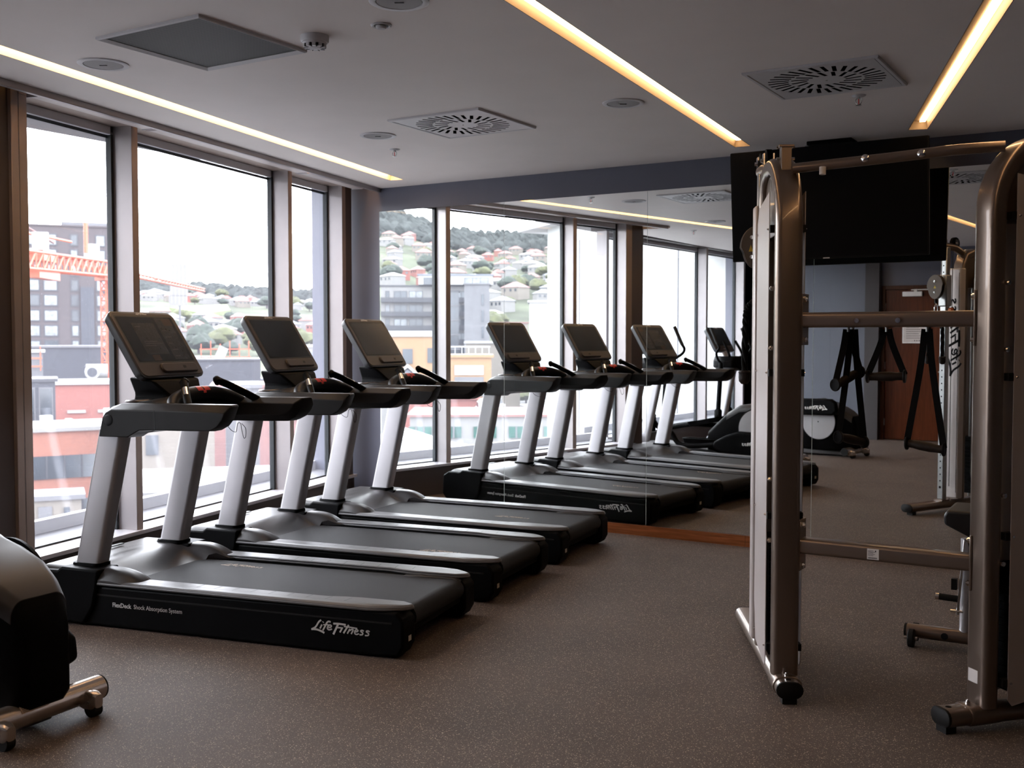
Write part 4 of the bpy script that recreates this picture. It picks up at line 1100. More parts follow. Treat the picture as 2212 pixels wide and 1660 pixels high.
b = MB(); b.prism([(-0.2,-8),(-0.2,-3.4),(1.1,-2.3),(2.4,-3.4),(2.4,-8)], -2.2, -0.2); b.i = 1; b.prism([(-0.6,-3.6),(1.1,-2.1),(2.8,-3.6),(2.8,-3.3),(1.1,-1.7),(-0.6,-3.3)], -2.5, 0); b.build('gable_porch', [T_['slate'], T_['white2']], e)
e = bldg('apricot_block', 'apricot block with grey panels and a white roof rail, seen in the second mirror panel', 'building', -61.6, -77.7, 2.552, 4.8, 6, GZ, -0.6, 'yellow', 'yellow')
win(e, -1.6, 1.4, -4.6, -2.6, 'grey', fr='grey'); win(e, -1.6, 1.4, -2.4, -1.4, 'white2', fr='white2')
b = MB()
for k in range(7): b.box(-2.2+0.7*k, -2.12+0.7*k, 0.1, 0.2, -0.4, 0.5)
b.box(-2.3, 2.2, 0.08, 0.22, 0.45, 0.6); b.build('roof_rail', T_['white2'], e)
bldg('brick_wall_block', 'red brick block below the apricot buildings, seen in the mirror', 'building', -58.6, -68.6, 2.525, 6.9, 6, GZ, -4.4, 'redbrick', 'redbrick')
e = bldg('green_window_office', 'white office with teal ribbon windows and a pink roof edge, seen in the mirror', 'building', -42.6, -52.4, 2.571, 12.0, 8, GZ, -4.4, 'white', 'pink', 0.18)
for z in (-5.55, -7.5):
    for xa in (-5.6, -3.0, -0.4, 2.2, 4.4): win(e, xa, xa+1.7, z-0.42, z+0.42, 'green', 0.0, fr='grey', mull=3)
e = bldg('white_pitched_shed', 'white low-pitched roof at the bottom of the left mirror panel', 'building', -28.0, -22.9, 2.496, 5.2, 6, GZ, -4.1, 'white', 'white2')
b = MB(); b.prism([(-3.2,-4.0),(0.3,-2.9),(3.4,-4.0)], -0.4, 6); b.build('pitched_roof', T_['white2'], e)
bldg('curved_white_hall', 'large blank white hall below the hillside houses, seen in the second mirror panel', 'building', -73.4, -116.8, 2.62, 6.8, 10, GZ, 6.4, 'white2', 'white2')
bldg('grey_panel_block', 'grey panelled block behind the apricot block, seen in the mirror', 'building', -86.8, -122.0, 2.588, 8.2, 8, GZ, 0.6, 'cream', 'white2')
bldg('slate_low_roof', 'slate-roofed low building in front of the teal-windowed office, seen in the mirror', 'building', -31.4, -35.2, 2.561, 5.6, 5, GZ, -5.9, 'redbrick', 'slate')
cp = empty('parked_car', (0,0,0))
b = MB(); b.prism([(-2.1,0.25),(-2.15,0.75),(-1.2,0.85),(-0.7,1.4),(0.9,1.4),(1.5,0.85),(2.1,0.75),(2.15,0.25)], -0.85, 0.85); b.build('car_body', T_['white2'], cp, bevel=0.08)
b = MB(); b.prism([(-1.05,0.9),(-0.62,1.34),(0.82,1.34),(1.3,0.9)], -0.87, 0.87); b.build('car_windows', T_['glassdark'], cp)
for sx in (-1.35, 1.35):
    for sy in (-0.8, 0.8):
        b = MB(); b.cyl((sx, sy-0.1, 0.32), (sx, sy+0.1, 0.32), 0.32, 12); b.build('wheel', T_['surround'], cp)
for k, (x, y) in enumerate(((-51.6,-65.8),(-48.2,-69.8),(-53.8,-69.8))):
    o = cp if k == 0 else copy_tree(cp)
    o.location = (x, y, -5.6); o.rotation_euler = (0,0,0.9+0.2*k)
    tag(o, 'white car parked on the deck behind the teal-windowed office, seen in the mirror', 'car', 'parked white cars on the deck')
bldg('car_deck', 'flat parking deck behind the teal-windowed office, seen in the mirror', 'building', -49.0, -65.2, 2.58, 7, 6, GZ, -5.9, 'grey', 'ground')
# ---- houses
def house_proto(wall, roof, label, group, wd, dp, ht, rh, hip=True):
    e = empty('house', (0,0,0))
    b = MB(); b.box(-wd/2, wd/2, -dp/2, dp/2, -6, ht); b.build('walls', T_[wall], e)
    b = MB(); ov = 0.5; hx = wd/2+ov; hy = dp/2+ov; rx = hx-(hy if hip else 0)
    vs = [(-hx,-hy,ht),(hx,-hy,ht),(hx,hy,ht),(-hx,hy,ht),(-max(rx,0.3),0,ht+rh),(max(rx,0.3),0,ht+rh)]
    b.add(vs, [(0,1,5,4),(1,2,5),(2,3,4,5),(3,0,4),(0,3,2,1)]); b.build('roof', T_[roof], e, smooth=10)
    b = MB()
    for sx in (-0.3, 0.05, 0.34):
        for sy in (-1, 1): b.box(sx*wd-0.7, sx*wd+0.7, sy*(dp/2+0.04)-0.03, sy*(dp/2+0.04)+0.03, ht-2.2, ht-0.8)
    b.build('window', T_['glassdark'], e)
    tag(e, label, 'house', group)
    return e
PR = [('white','slate','small white house with a grey hipped roof on the hillside','white houses with grey roofs',10,8,4.2,2.4),
      ('white','red','small white house with a red hipped roof on the hillside','white houses with red roofs',11,8,4.6,2.8),
      ('cream','pink','small cream house with a faded pink roof on the hillside','cream houses with pink roofs',12,9,5,3.0),
      ('white','white2','small white house with a pale metal roof on the hillside','white houses with pale roofs',13,9,4.5,2.0),
      ('redbrick','pink','small brick house with a faded pink roof on the hillside','brick houses with pink roofs',11,8,5,3.0)]
def where(x, y):
    a = math.degrees(math.atan2(-x, y)) % 360; r = math.hypot(x, y)
    pane_ = ('in the narrow window pane' if a < 44 else 'in the middle window pane' if a < 50.8 else 'in the left window pane') if a < 90 else ('in the left mirror panel' if a < 144.6 else 'in the second mirror\'s left half' if a < 147.6 else 'in the second mirror\'s right half')
    return pane_ + (', low on the hill' if r < 480 else ', halfway up the hill' if r < 620 else ', high up below the forest')
protos = [house_proto(*p) for p in PR]
used = [False]*5
rn = random.Random(21); taken = []
def put(lst_az, rr, n, weights):
    k = 0; tries = 0
    while k < n and tries < n*80:
        tries += 1
        a = rn.uniform(*lst_az); r = rn.uniform(*rr)
        x, y = -r*math.sin(math.radians(a)), r*math.cos(math.radians(a))
        if any((x-u)**2+(y-v)**2 < (8+q)**2 for u, v, q in occ): continue
        occ.append((x, y, 8)); k += 1
        i = rn.choices(range(5), weights)[0]
        o = protos[i] if not used[i] else copy_tree(protos[i])
        used[i] = True
        o.location = (x, y, terrain(x, y)+0.5); o.rotation_euler = (0, 0, rn.uniform(0, PI)); s_ = rn.uniform(0.6, 0.85)
        o.scale = (s_, s_, s_)
        o['label'] = ['white house with grey roof ', 'white house with red roof ', 'cream house with pink roof ', 'white house with pale roof ', 'brick house with pink roof '][i] + where(x, y)
put((41.0, 51.2), (390, 840), 100, (5, 3, 2, 5, 2))
put((141.0, 151.0), (340, 760), 90, (4, 3, 4, 5, 2))
# ---- single trees among the houses
rn = random.Random(5)
tp = empty('tree', (0,0,0))
b = MB(); b.tube([(0,0,-2),(0,0,2.4)], 0.35, 6); b.build('trunk', T_['mauve'], tp)
b = MB()
for k in range(7): blob(b, rn.uniform(-1.6,1.6), rn.uniform(-1.6,1.6), rn.uniform(0.8,2.6), rn.uniform(1.6,2.6), rn.uniform(2.5,4), 7, k)
b.build('crown', T_['tree'], tp, smooth=60)
tag(tp, 'dark rounded tree standing among the hillside houses', 'tree', 'dark trees among the houses')
tq = copy_tree(tp)
for ch in tq.children:
    if ch.name.startswith('crown'): ch.data = ch.data.copy(); ch.data.materials[0] = T_['shrub']
tag(tq, 'pale olive tree standing among the hillside houses', 'tree', 'pale trees among the houses')
tree_spots = [(141.2,330,2.2),(141.9,345,2.0),(142.6,330,1.7),(146.2,420,2.0),(147.0,430,1.3),(149.6,300,2.4),(150.3,320,1.8),(147.7,265,1.3),(148.4,268,1.3),(143.6,420,1.6),(140.5,520,2.0),(150.4,480,1.8),(145.1,520,1.6)]
for a in range(40): tree_spots.append((rn.uniform(40.5,51.5), rn.uniform(360,800), rn.uniform(1.3,2.6)))
for a in range(40): tree_spots.append((rn.uniform(139,151), rn.uniform(340,720), rn.uniform(1.2,2.6)))
first = {0: True, 1: True}
for k, (a, r, s_) in enumerate(tree_spots):
    w_ = 1 if k % 3 == 1 else 0; src = tq if w_ else tp
    o = src if first[w_] else copy_tree(src); first[w_] = False
    x, y = -r*math.sin(math.radians(a)), r*math.cos(math.radians(a)); tries = 0
    while any((x-u)**2+(y-v)**2 < (4*s_*0.55+q+1)**2 for u, v, q in occ) and tries < 400:
        tries += 1; a += rn.uniform(-0.3, 0.3); r += rn.uniform(-12, 12)
        x, y = -r*math.sin(math.radians(a)), r*math.cos(math.radians(a))
    occ.append((x, y, 4*s_*0.55))
    o.location = (x, y, terrain(x, y)); o.rotation_euler = (0,0,rn.uniform(0,6)); o.scale = (s_*0.55,)*3
    o['label'] = ('pale olive tree ' if w_ else 'dark rounded tree ') + where(x, y)

# forest on the ridges: countless crowns
b = MB(); rn = random.Random(3)
for s_, (a0, a1, r0, nn) in enumerate(((38, 60, 800, 1700), (133, 154, 700, 1700))):
    for k in range(nn):
        a = rn.uniform(a0, a1); r = rn.uniform(r0, 1040)**1.0
        x, y = -r*math.sin(math.radians(a)), r*math.cos(math.radians(a))
        if any((x-u)**2+(y-v)**2 < (9+q)**2 for u, v, q in occ): continue
        blob(b, x, y, terrain(x, y)-2, rn.uniform(3.5, 7), rn.uniform(6, 12), 5, k)
o = b.build('forest', T_['forest'], smooth=60); o['kind'] = 'stuff'
tag(o, 'grey-green eucalyptus forest covering the distant hilltops', 'forest')

# general fabric of the town between the named buildings
kinds = [('white','white2','plain white flat-roofed building in the town outside','white town buildings'),('cream','pink','plain cream building with a pink roof in the town outside','cream town buildings'),('redbrick','grey','plain red brick building in the town outside','brick town buildings'),('grey','slate','plain grey building in the town outside','grey town buildings')]
tpz = []
for wl, rf, lb, gp in kinds:
    e = empty('town_building', (0,0,0))
    b = MB(); b.box(-5, 5, -4, 4, -20, 0); b.build('walls', T_[wl], e)
    b = MB(); b.box(-5.3, 5.3, -4.3, 4.3, 0, 0.4); b.build('roof', T_[rf], e)
    for z in (-2.6, -5.8, -9):
        b = MB(); b.box(-4, 4, -4.06, -3.98, z, z+1.3); b.box(-4, 4, 3.98, 4.06, z, z+1.3); b.build('window', T_['glassdark'], e)
    tag(e, lb, 'building', gp); tpz.append([e, True, lb.split(' in the town')[0]])
rn = random.Random(11)
for (a0, a1, n_) in ((41, 51.5, 40), (141, 151, 30)):
    for k in range(n_):
        a = rn.uniform(a0, a1); r = rn.uniform(190, 330)
        if a0 < 100 and a > 52 and r < 250: continue
        if a0 > 100 and a < 147.5: r = rn.uniform(250, 330)
        x, y = -r*math.sin(math.radians(a)), r*math.cos(math.radians(a))
        if any((x-u)**2+(y-v)**2 < (7.5+q_)**2 for u, v, q_ in occ): continue
        occ.append((x, y, 7.5))
        q = rn.choice(tpz); o = q[0] if q[1] else copy_tree(q[0]); q[1] = False
        zt = terrain(x, y)
        top = max(zt + rn.uniform(4, 8), -12 + (r-190)*0.07)
        top = min(top, -1.5 if a0 < 100 else 6)
        o.location = (x, y, top); o.rotation_euler = (0, 0, math.radians(a) + rn.uniform(-0.4, 0.4)); o.scale = (rn.uniform(0.7,1.1), 0.9, (top-min(zt, GZ+6))/20)
        o['label'] = q[2] + ' ' + where(x, y).split(',')[0] + (', nearer row' if r < 260 else ', farther row')


# white-clad wing of this building and the roof canopy, outside the glass
b = MB(); b.loft([[(-5.95,-1.95,GZ),(-12.0,-6.95,GZ),(-12.3,-7.6,GZ),(-6.2,-2.6,GZ)], [(-5.95,-1.95,3.9),(-12.0,-6.95,3.9),(-12.3,-7.6,3.9),(-6.2,-2.6,3.9)]])
struct(b.build('wall_exterior_wing', mat('white_wing_cladding', (0.34,0.34,0.335), 0.6)))
b = MB(); b.box(0.0, 3.72, 0.19, 0.75, 2.92, 3.06, WT)
b.loft([[(-11.2,-5.9,3.9),(-13.0,-7.3,3.9),(-12.6,-8.2,3.9),(-11.2,-7,3.9)],[(-11.2,-5.9,4.05),(-13.0,-7.3,4.05),(-12.6,-8.2,4.05),(-11.2,-7,4.05)]])
struct(b.build('wall_exterior_canopy', T_['white2']))
b = MB()
for k in range(3):
    p = Vector((-5.95,-1.95,0)).lerp(Vector((-12.0,-6.95,0)), 0.2+0.28*k); b.box(p.x-0.012, p.x+0.012, p.y+0.0, p.y+0.02, -10, 3.5)
struct(b.build('wall_exterior_joints', T_['grey']))
# ---------------------------------------------------------------- cable machine: two splayed towers joined by three bars
M['rig'] = mat('pearl_bronze_powder_coat', (0.215, 0.165, 0.135), 0.30, 0.80, var=0.015, scale=4, coat=0.35)
M['rig_panel'] = mat('pale_satin_shroud', (0.50, 0.445, 0.43), 0.36, 0.3, var=0.03, scale=6, bump=0.05)
M['rig_dark'] = mat('bronze_pulley_cover', (0.10, 0.078, 0.062), 0.5, 0.2, var=0.03)
M['strap'] = mat('black_nylon_webbing', (0.004, 0.004, 0.0045), 0.8, var=0.2, scale=80, bump=0.3, spec=0.1)
M['grip'] = mat('dark_brown_foam_grip', (0.014, 0.009, 0.007), 0.5, var=0.2, scale=40, bump=0.2, spec=0.25)
M['bolt'] = M['chrome']
M['label'] = mat('white_rating_label', (0.60, 0.56, 0.54), 0.5, var=0.02)
M['yellow_label'] = mat('yellow_warning_label', (0.65, 0.46, 0.05), 0.5, var=0.02)

RIG = Vector((-0.925, 4.55, 0))
rig = empty('cable_machine', RIG)
tag(rig, 'bronze twin-tower cable machine with crossbars standing in front of the mirrors at the right', 'cable machine')
RI = Matrix.Translation(-RIG)
def oval(w_, h_, n=8):
    """flat-sided oval section, w wide, h high"""
    r = h_/2; pts = []
    for k in range(n+1): a = -PI/2 + PI*k/n; pts.append((w_/2-r+r*math.cos(a), r*math.sin(a)))
    for k in range(n+1): a = PI/2 + PI*k/n; pts.append((-w_/2+r+r*math.cos(a), r*math.sin(a)))
    return pts
def bolt(b, p, d, r=0.010, l=0.012):
    p, d = Vector(p), Vector(d).normalized()
    b.tube([p, p+d*l], r, 8); b.tube([p+d*l, p+d*(l+0.004)], r*0.6, 8)
def tower(bx, by, ang, side, ne=-0.125):
    """side: +1 when the joining bars leave on local +n. Local axes: t outwards along the foot, n across, z up"""
    Tv = Vector((math.sin(ang), math.cos(ang), 0)); Nv = Vector((math.cos(ang), -math.sin(ang), 0))
    F = Matrix((Tv, Nv, Vector((0,0,1)))).transposed().to_4x4(); F.translation = Vector((bx, by, 0))
    F = RI @ F
    fw_ = MB(); sec = oval(0.106, 0.066)
    def ring(t, s_=1.0): return [(t, p[0]*s_, 0.057+p[1]*s_) for p in sec]
    fw_.loft([ring(ne), ring(1.04)], F)
    foot = fw_.build('foot_rail', M['rig'], rig, smooth=40)
    b = MB(); b.loft([ring(-0.082, 1.08), ring(-0.078, 1.12), ring(-0.070, 1.12), ring(0.05, 1.06)], F); b.build('weld_sleeve', M['rig'], foot, smooth=40)
    b = MB(); b.loft([ring(ne-0.012, 0.94), ring(ne-0.010, 1.0), ring(ne+0.001, 1.0)], F); b.build('end_cap', M['rubber'], foot, smooth=40)
    b = MB(); b.loft([ring(1.052, 0.94), ring(1.05, 1.0), ring(1.039, 1.0)], F); b.build('end_cap', M['rubber'], foot, smooth=40)
    for t in (ne+0.013, 0.98):
        b = MB(); b.box(t-0.018, t+0.026, -0.028, 0.028, 0.0, 0.03, F); b.build('rubber_pad', M['rubber'], foot)
    b = MB(); b.lathe([(0,0.0905),(0.011,0.0905),(0.011,0.0912),(0,0.0912)], 16, F @ Matrix.Translation((ne+0.025,0,0))); b.build('plug_hole', M['black'], foot)
    b = MB(); b.lathe([(0,0.094),(0.010,0.094),(0.010,0.106),(0.006,0.106),(0.006,0.110),(0,0.110)], 12, F @ Matrix.Translation((-0.062,0,0))); b.build('bolt', M['bolt'], foot)
    # arch: front leg, rounded shoulder, rear leg
    P = [(0.0,0,0.085),(0.0,0,0.8),(0.0,0,1.90)]
    R_ = 0.235
    for k in range(1, 13):
        a = PI*k/12*0.5; P.append((R_-R_*math.cos(a), 0, 1.90+R_*1.07*math.sin(a)))
    P += [(0.30,0,2.151),(0.38,0,2.12),(0.41,0,2.05),(0.41,0,1.9),(0.41,0,0.085)]
    sec2 = [(q[1], q[0]) for q in rrect(0.106, 0.070, 0.022, 5)]
    b = MB()
    path = [Vector(p) for p in P]; rings = []
    for i, p in enumerate(path):
        t_ = (path[min(i+1,len(path)-1)]-path[max(i-1,0)]).normalized(); a_ = Vector((0,1,0)).cross(t_).normalized()
        rings.append([tuple(p + a_*q[0] + Vector((0,1,0))*q[1]) for q in sec2])
    b.loft(rings, F); arch = b.build('arch_frame', M['rig'], rig, smooth=45)
    # top bracket with pulley
    if side > 0:
     b = MB(); b.box(0.06, 0.11, -0.020, 0.020, 2.08, 2.212, F); b.box(0.055, 0.115, -0.030, 0.030, 2.208, 2.218, F)
     b.build('top_bracket', M['rig'], arch, bevel=0.002)
     for z in (2.165, 2.213):
        b = MB(); b.cyl((0.085,-0.036,z), (0.085,0.036,z), 0.006, 8, F); b.build('bolt', M['bolt'], arch)
    b = MB(); gp_ = [(0.02,1.86),(0.02,1.95),(0.07,2.06),(0.16,2.125),(0.30,2.125),(0.36,2.08),(0.39,1.95),(0.39,1.86)]
    b.prism(gp_, -0.030, 0.030, 'y', F); b.build('gusset_plate', M['rig'], arch, bevel=0.003)
    # shroud plates on both faces, on black stand-offs
    for s_ in (-1, 1):
        n0 = s_*0.066 if s_ != side else s_*0.076
        b = MB(); pr = [(0.055,2.03),(0.055,0.12),(0.075,0.095),(0.30,0.14),(0.345,0.30),(0.345,1.93),(0.30,1.99)]
        b.prism([(p[0], p[1]) for p in pr], n0-0.0015, n0+0.0015, 'y', F)
        sh = b.build('shroud_panel', M['rig_panel'], rig, smooth=20)
        for z in (0.18, 0.72, 1.30, 1.88):
            b = MB(); b.box(0.035, 0.075, min(n0, s_*0.040), max(n0, s_*0.040), z-0.014, z+0.014, F); b.build('stand_off', M['rubber'], sh)
            for t in (0.066, 0.325):
                b = MB(); bolt(b, F @ Vector((t, n0+s_*0.0015, z)), F.to_3x3() @ Vector((0, s_, 0)), 0.005, 0.003); b.build('screw', M['bolt'], sh)
    for z in (0.62, 0.87, 1.40, 1.64):
        b = MB(); bolt(b, F @ Vector((0.030, -side*0.053, z)), F.to_3x3() @ Vector((0, -side, 0)), 0.010, 0.010); b.build('side_bolt', M['bolt'], arch)
    # weight stack and guide rods behind the plates
    b = MB()
    for k in range(16): b.box(0.10, 0.30, -0.045, 0.045, 0.13+0.030*k, 0.157+0.030*k, F)
    ws = b.build('weight_stack', M['black'], rig)
    b = MB()
    for t in (0.14, 0.26): b.cyl((t,0,0.1), (t,0,2.1), 0.009, 10, F)
    b.build('guide_rod', M['steel'], ws)
    # upright shroud edge with the vertical word mark, seen in the mirror
    b = MB(); b.prism([(0.43,0.10),(0.43,2.02),(0.50,2.02),(0.50,0.10)], -0.066, 0.066, 'y', F); b.i = 0
    cs = b.build('column_shroud', M['rig_panel'], rig, bevel=0.012, seg=3)
    b = MB(); b.box(0.5002, 0.5010, -0.052, -0.048, 0.15, 1.98, F); b.box(0.5002, 0.5010, 0.048, 0.052, 0.15, 1.98, F); b.build('groove', M['black'], cs)
    T = F @ frame((0.5012, -0.030, 1.12), (0,0,1), (0,1,0)); logo('column_logo', 0.66, M['black'], cs, T, 0.0004)
    # adjustable column with peg holes, set off-centre as the photo shows
    b = MB(); b.box(0.585, 0.635, -0.028, 0.028, 0.10, 2.19, F); col = b.build('peg_column', M['steel'], rig, bevel=0.006, seg=2)
    b = MB()
    for k in range(36):
        z = 0.20+0.054*k; b.cyl((0.6352,0,z), (0.6358,0,z), 0.0065 if k else 0.011, 12, F)
    b.build('peg_hole', M['black'], col)
    b = MB(); b.box(0.56, 0.66, -0.040, 0.040, 0.088, 0.100, F); b.build('base_plate', M['rig'], col)
    # top crown: cross tube and two chrome-sided pulleys
    b = MB(); b.tube([F @ Vector((0.36,0,2.13)), F @ Vector((0.50,0,2.19)), F @ Vector((0.66,0,2.20))], 0.030, 14); crown = b.build('crown_arm', M['rig'], rig, smooth=50)
    for t, z in ((0.50, 2.225), (0.66, 2.235)):
        b = MB(); b.cyl(F @ Vector((t,-0.012,z)), F @ Vector((t,0.012,z)), 0.050, 24); pu = b.build('pulley', M['black'], crown, smooth=40)
        b = MB(); b.box(t-0.02, t+0.02, -0.024, -0.018, z-0.05, z+0.03, F @ Matrix.Translation((0,0,0))); b.box(t-0.02, t+0.02, 0.018, 0.024, z-0.05, z+0.03, F); b.cyl((t,-0.034,z), (t,0.034,z), 0.009, 10, F); b.build('pulley_fork', M['bolt'], crown)
    # sliding carriage with the swivel pulley
    zc = 1.86
    b = MB(); b.box(0.575, 0.648, -0.038, 0.038, zc-0.16, zc+0.10, F); car = b.build('carriage', M['steel'], rig, bevel=0.008)
    b = MB(); b.cyl(F @ Vector((0.648,-0.01,zc-0.03)), F @ Vector((0.70,-0.01,zc-0.03)), 0.020, 12); b.build('swivel_arm', M['rig'], car)
    for k, t in enumerate((0.690, 0.722)):
        pts = [(0.078*math.cos(2*PI*q/28)*(1 if math.sin(2*PI*q/28) > 0 else 0.86), 0.100*math.sin(2*PI*q/28)) for q in range(28)]
        b = MB(); b.loft([[(t, p[0]-0.012, zc+p[1]) for p in pts], [(t+0.005, p[0]-0.012, zc+p[1]) for p in pts]], F); b.build('pulley_cover', M['rig_dark'], car, bevel=0.0015)
    b = MB(); b.lathe([(0,-0.010),(0.070,-0.010),(0.064,0),(0.070,0.010),(0,0.010)], 28, F @ Matrix.Translation((0.7085,-0.012,zc)) @ Matrix.Rotation(PI/2, 4, 'Y')); b.build('pulley_wheel', M['black'], car, smooth=40)
    for z in (0.045, -0.045):
        b = MB(); bolt(b, F @ Vector((0.7272, -0.012, zc+z)), F.to_3x3() @ Vector((1,0,0)), 0.009, 0.008); b.build('bolt', M['bolt'], car)
        b = MB(); bolt(b, F @ Vector((0.690, -0.042, zc+z)), F.to_3x3() @ Vector((-1,0,0)), 0.009, 0.012); b.build('bolt', M['bolt'], car)
    b = MB(); b.add([(0.7275,-0.024,zc-0.012),(0.7275,0.0,zc-0.012),(0.7275,-0.012,zc+0.012)], [(0,1,2)], F); b.add([(0.6895,-0.054,zc-0.020),(0.6895,-0.034,zc-0.020),(0.6895,-0.044,zc+0.012)], [(0,1,2)], F); b.build('warning_label', M['yellow_label'], car, fix=False)
    b = MB(); b.lathe([(0,0),(0.016,0),(0.020,0.01),(0.018,0.03),(0,0.034)], 16, F @ Matrix.Translation((0.61, 0.04, zc-0.19)) @ Matrix.Rotation(-PI/2, 4, 'X')); b.build('pull_pin', mat('orange_pull_knob', (0.45,0.10,0.02), 0.4), car, smooth=50)
    b = MB(); b.cyl((0.708,-0.012,zc-0.10), (0.708,-0.012,zc-0.135), 0.013, 12, F); b.build('cable_stop', M['rubber'], car)
    # cable up the column
    b = MB(); b.cyl((0.66,-0.0,zc+0.09), (0.66,0.0,2.20), 0.003, 6, F); b.cyl((0.52,-0.0,0.2), (0.52,0.0,2.2), 0.003, 6, F); b.build('cable', M['rubber'], rig)
    return F
FL = tower(-1.295, 4.22, -0.480, 1)
FR = tower(-0.556, 4.235, 0.750, -1, -0.170)

YB = 4.262
def bar_(z, x0=-1.236, x1=-0.607, hh=0.060, dd=0.080):
    b = MB(); s_ = rrect(dd, hh, 0.014, 4)
    b.loft([[(x, YB+p[0], z+p[1]) for p in s_] for x in (x0, x1)], RI)
    o = b.build('crossbar', M['rig'], rig, smooth=40)
    for x in (x0, x1):
        sx = -1 if x == x0 else 1
        b = MB(); b.box(min(x, x+sx*0.009), max(x, x+sx*0.009), YB-0.040, YB+0.045, z-0.100, z+0.105, RI); pl = b.build('mounting_plate', M['rig'], o, bevel=0.002)
        for dz in (-0.078, 0.082):
            b = MB(); bolt(b, RI @ Vector((x, YB-0.012, z+dz)), (-sx,0,0), 0.011, 0.010); b.build('bolt', M['bolt'], pl)
    return o
cb = bar_(1.512)
for x in (-1.025, -0.872):
    b = MB(); bolt(b, RI @ Vector((x, YB-0.040, 1.508)), (0,-1,0), 0.010, 0.008); b.build('hook_bolt', M['bolt'], cb)
lb = bar_(0.607)
def rating_label(name, parent, T):
    b = MB(); b.box(-0.022, 0.022, -0.021, 0.021, 0, 0.0006, T); o = b.build(name, M['label'], parent)
    b = MB()
    for k in range(5): b.box(-0.019, 0.002+0.006*(k % 2), 0.012-0.0045*k, 0.0135-0.0045*k, 0.0007, 0.0009, T)
    b.box(0.008, 0.012, 0.009, 0.015, 0.0007, 0.0009, T)
    for k in range(16): b.box(-0.017+0.0021*k, -0.0158+0.0021*k, -0.018, -0.012, 0.0007, 0.0009, T)
    b.build('small_print', M['charcoal'], o)
rating_label('rating_label', lb, RI @ frame((-0.952, YB-0.0402, 0.606), (1,0,0), (0,0,1)))
rating_label('rating_label', rig, FR @ frame((-0.0356, -0.008, 0.195), (0,1,0), (0,0,1)) @ Matrix.Scale(1.15, 4))
b = MB(); b.tube([RI @ Vector(p) for p in smooth_path([(-1.29,4.262,2.118),(-1.15,4.262,2.122),(-0.92,4.262,2.128),(-0.70,4.268,2.137),(-0.52,4.29,2.140)], 5)], 0.020, 18); tb = b.build('pull_up_bar', M['rig'], rig, smooth=60)
for x in (-1.005, -0.80):
    b = MB(); b.lathe([(0,0),(0.014,0),(0.015,0.012),(0.010,0.016),(0,0.016)], 16, RI @ Matrix.Translation((x, YB-0.018, 2.130)) @ Matrix.Rotation(PI/2, 4, 'X')); b.build('chrome_cap', M['chrome'], tb)
b = MB(); b.cyl((-1.17, 4.245, 2.112), (-1.17, 4.243, 2.082), 0.013, 12, RI); b.build('rubber_stop', M['label'], tb)

# ---- things hanging from the machine
def strap_handle(x, z1, z2, spread, yaw, y, label, grp='webbing strap handles hanging from the crossbar'):
    """two webbing strands from a hook down to a foam grip"""
    e = empty('strap_handle', (x, y, z2))
    L_ = 0.118
    R3 = Matrix.Rotation(yaw, 4, 'Z')
    b = MB()
    pts = [(-L_/2-0.003,0),( -L_/2+0.015,0),(-0.02,0),(0.02,0),(L_/2-0.015,0),(L_/2+0.003,0)]
    rr = [0.016,0.0155,0.0185,0.0185,0.0155,0.016]
    b.tube([R3 @ Vector((p[0],0,spread*p[0])) for p in pts], rr, 16); b.build('foam_grip', M['grip'], e, smooth=60)
    for s_ in (-1, 1):
        c0 = R3 @ Vector((s_*(L_/2+0.006),0,spread*s_*L_/2)); c1 = R3 @ Vector((s_*(L_/2+0.015),0,spread*s_*L_/2))
        b = MB(); b.tube([c0, c1], 0.026, 20); b.build('end_disc', M['black_gloss'], e, bevel=0.003)
        top = Vector((0.008*s_, 0.0, z1-z2)); bot = R3 @ Vector((s_*(L_/2+0.010),0,spread*s_*L_/2+0.006))
        b = MB(); mid = top.lerp(bot, 0.35); mid.x *= 0.8
        b.tube(smooth_path([top, mid, bot], 5), 1.0, 4, sec=[(-0.0125,-0.0015),(0.0125,-0.0015),(0.0125,0.0015),(-0.0125,0.0015)], up=(0,1,0.01)); b.build('webbing_strand', M['strap'], e, smooth=20)
    b = MB(); b.tube([(0,-0.0,z1-z2-0.01),(0,0,z1-z2+0.02),(0,-0.03,z1-z2+0.04)], 0.006, 8); b.build('hook', M['steel'], e)
    tag(e, label, 'strap handle', grp)
strap_handle(-1.085, 1.475, 1.280, 0.42, 1.08, 4.335, 'short strap handle hanging leftmost from the middle crossbar, its grip tilted')
strap_handle(-1.070, 1.475, 1.035, -0.22, 1.02, 4.345, 'long strap handle hanging low at the left, below the tilted short one')
strap_handle(-0.938, 1.475, 1.290, 0.03, 0.04, 4.335, 'short strap handle hanging level in the middle of the crossbar')
strap_handle(-0.790, 1.475, 1.022, -0.14, -0.10, 4.345, 'long strap handle hanging low at the right, in front of the timber door reflection')

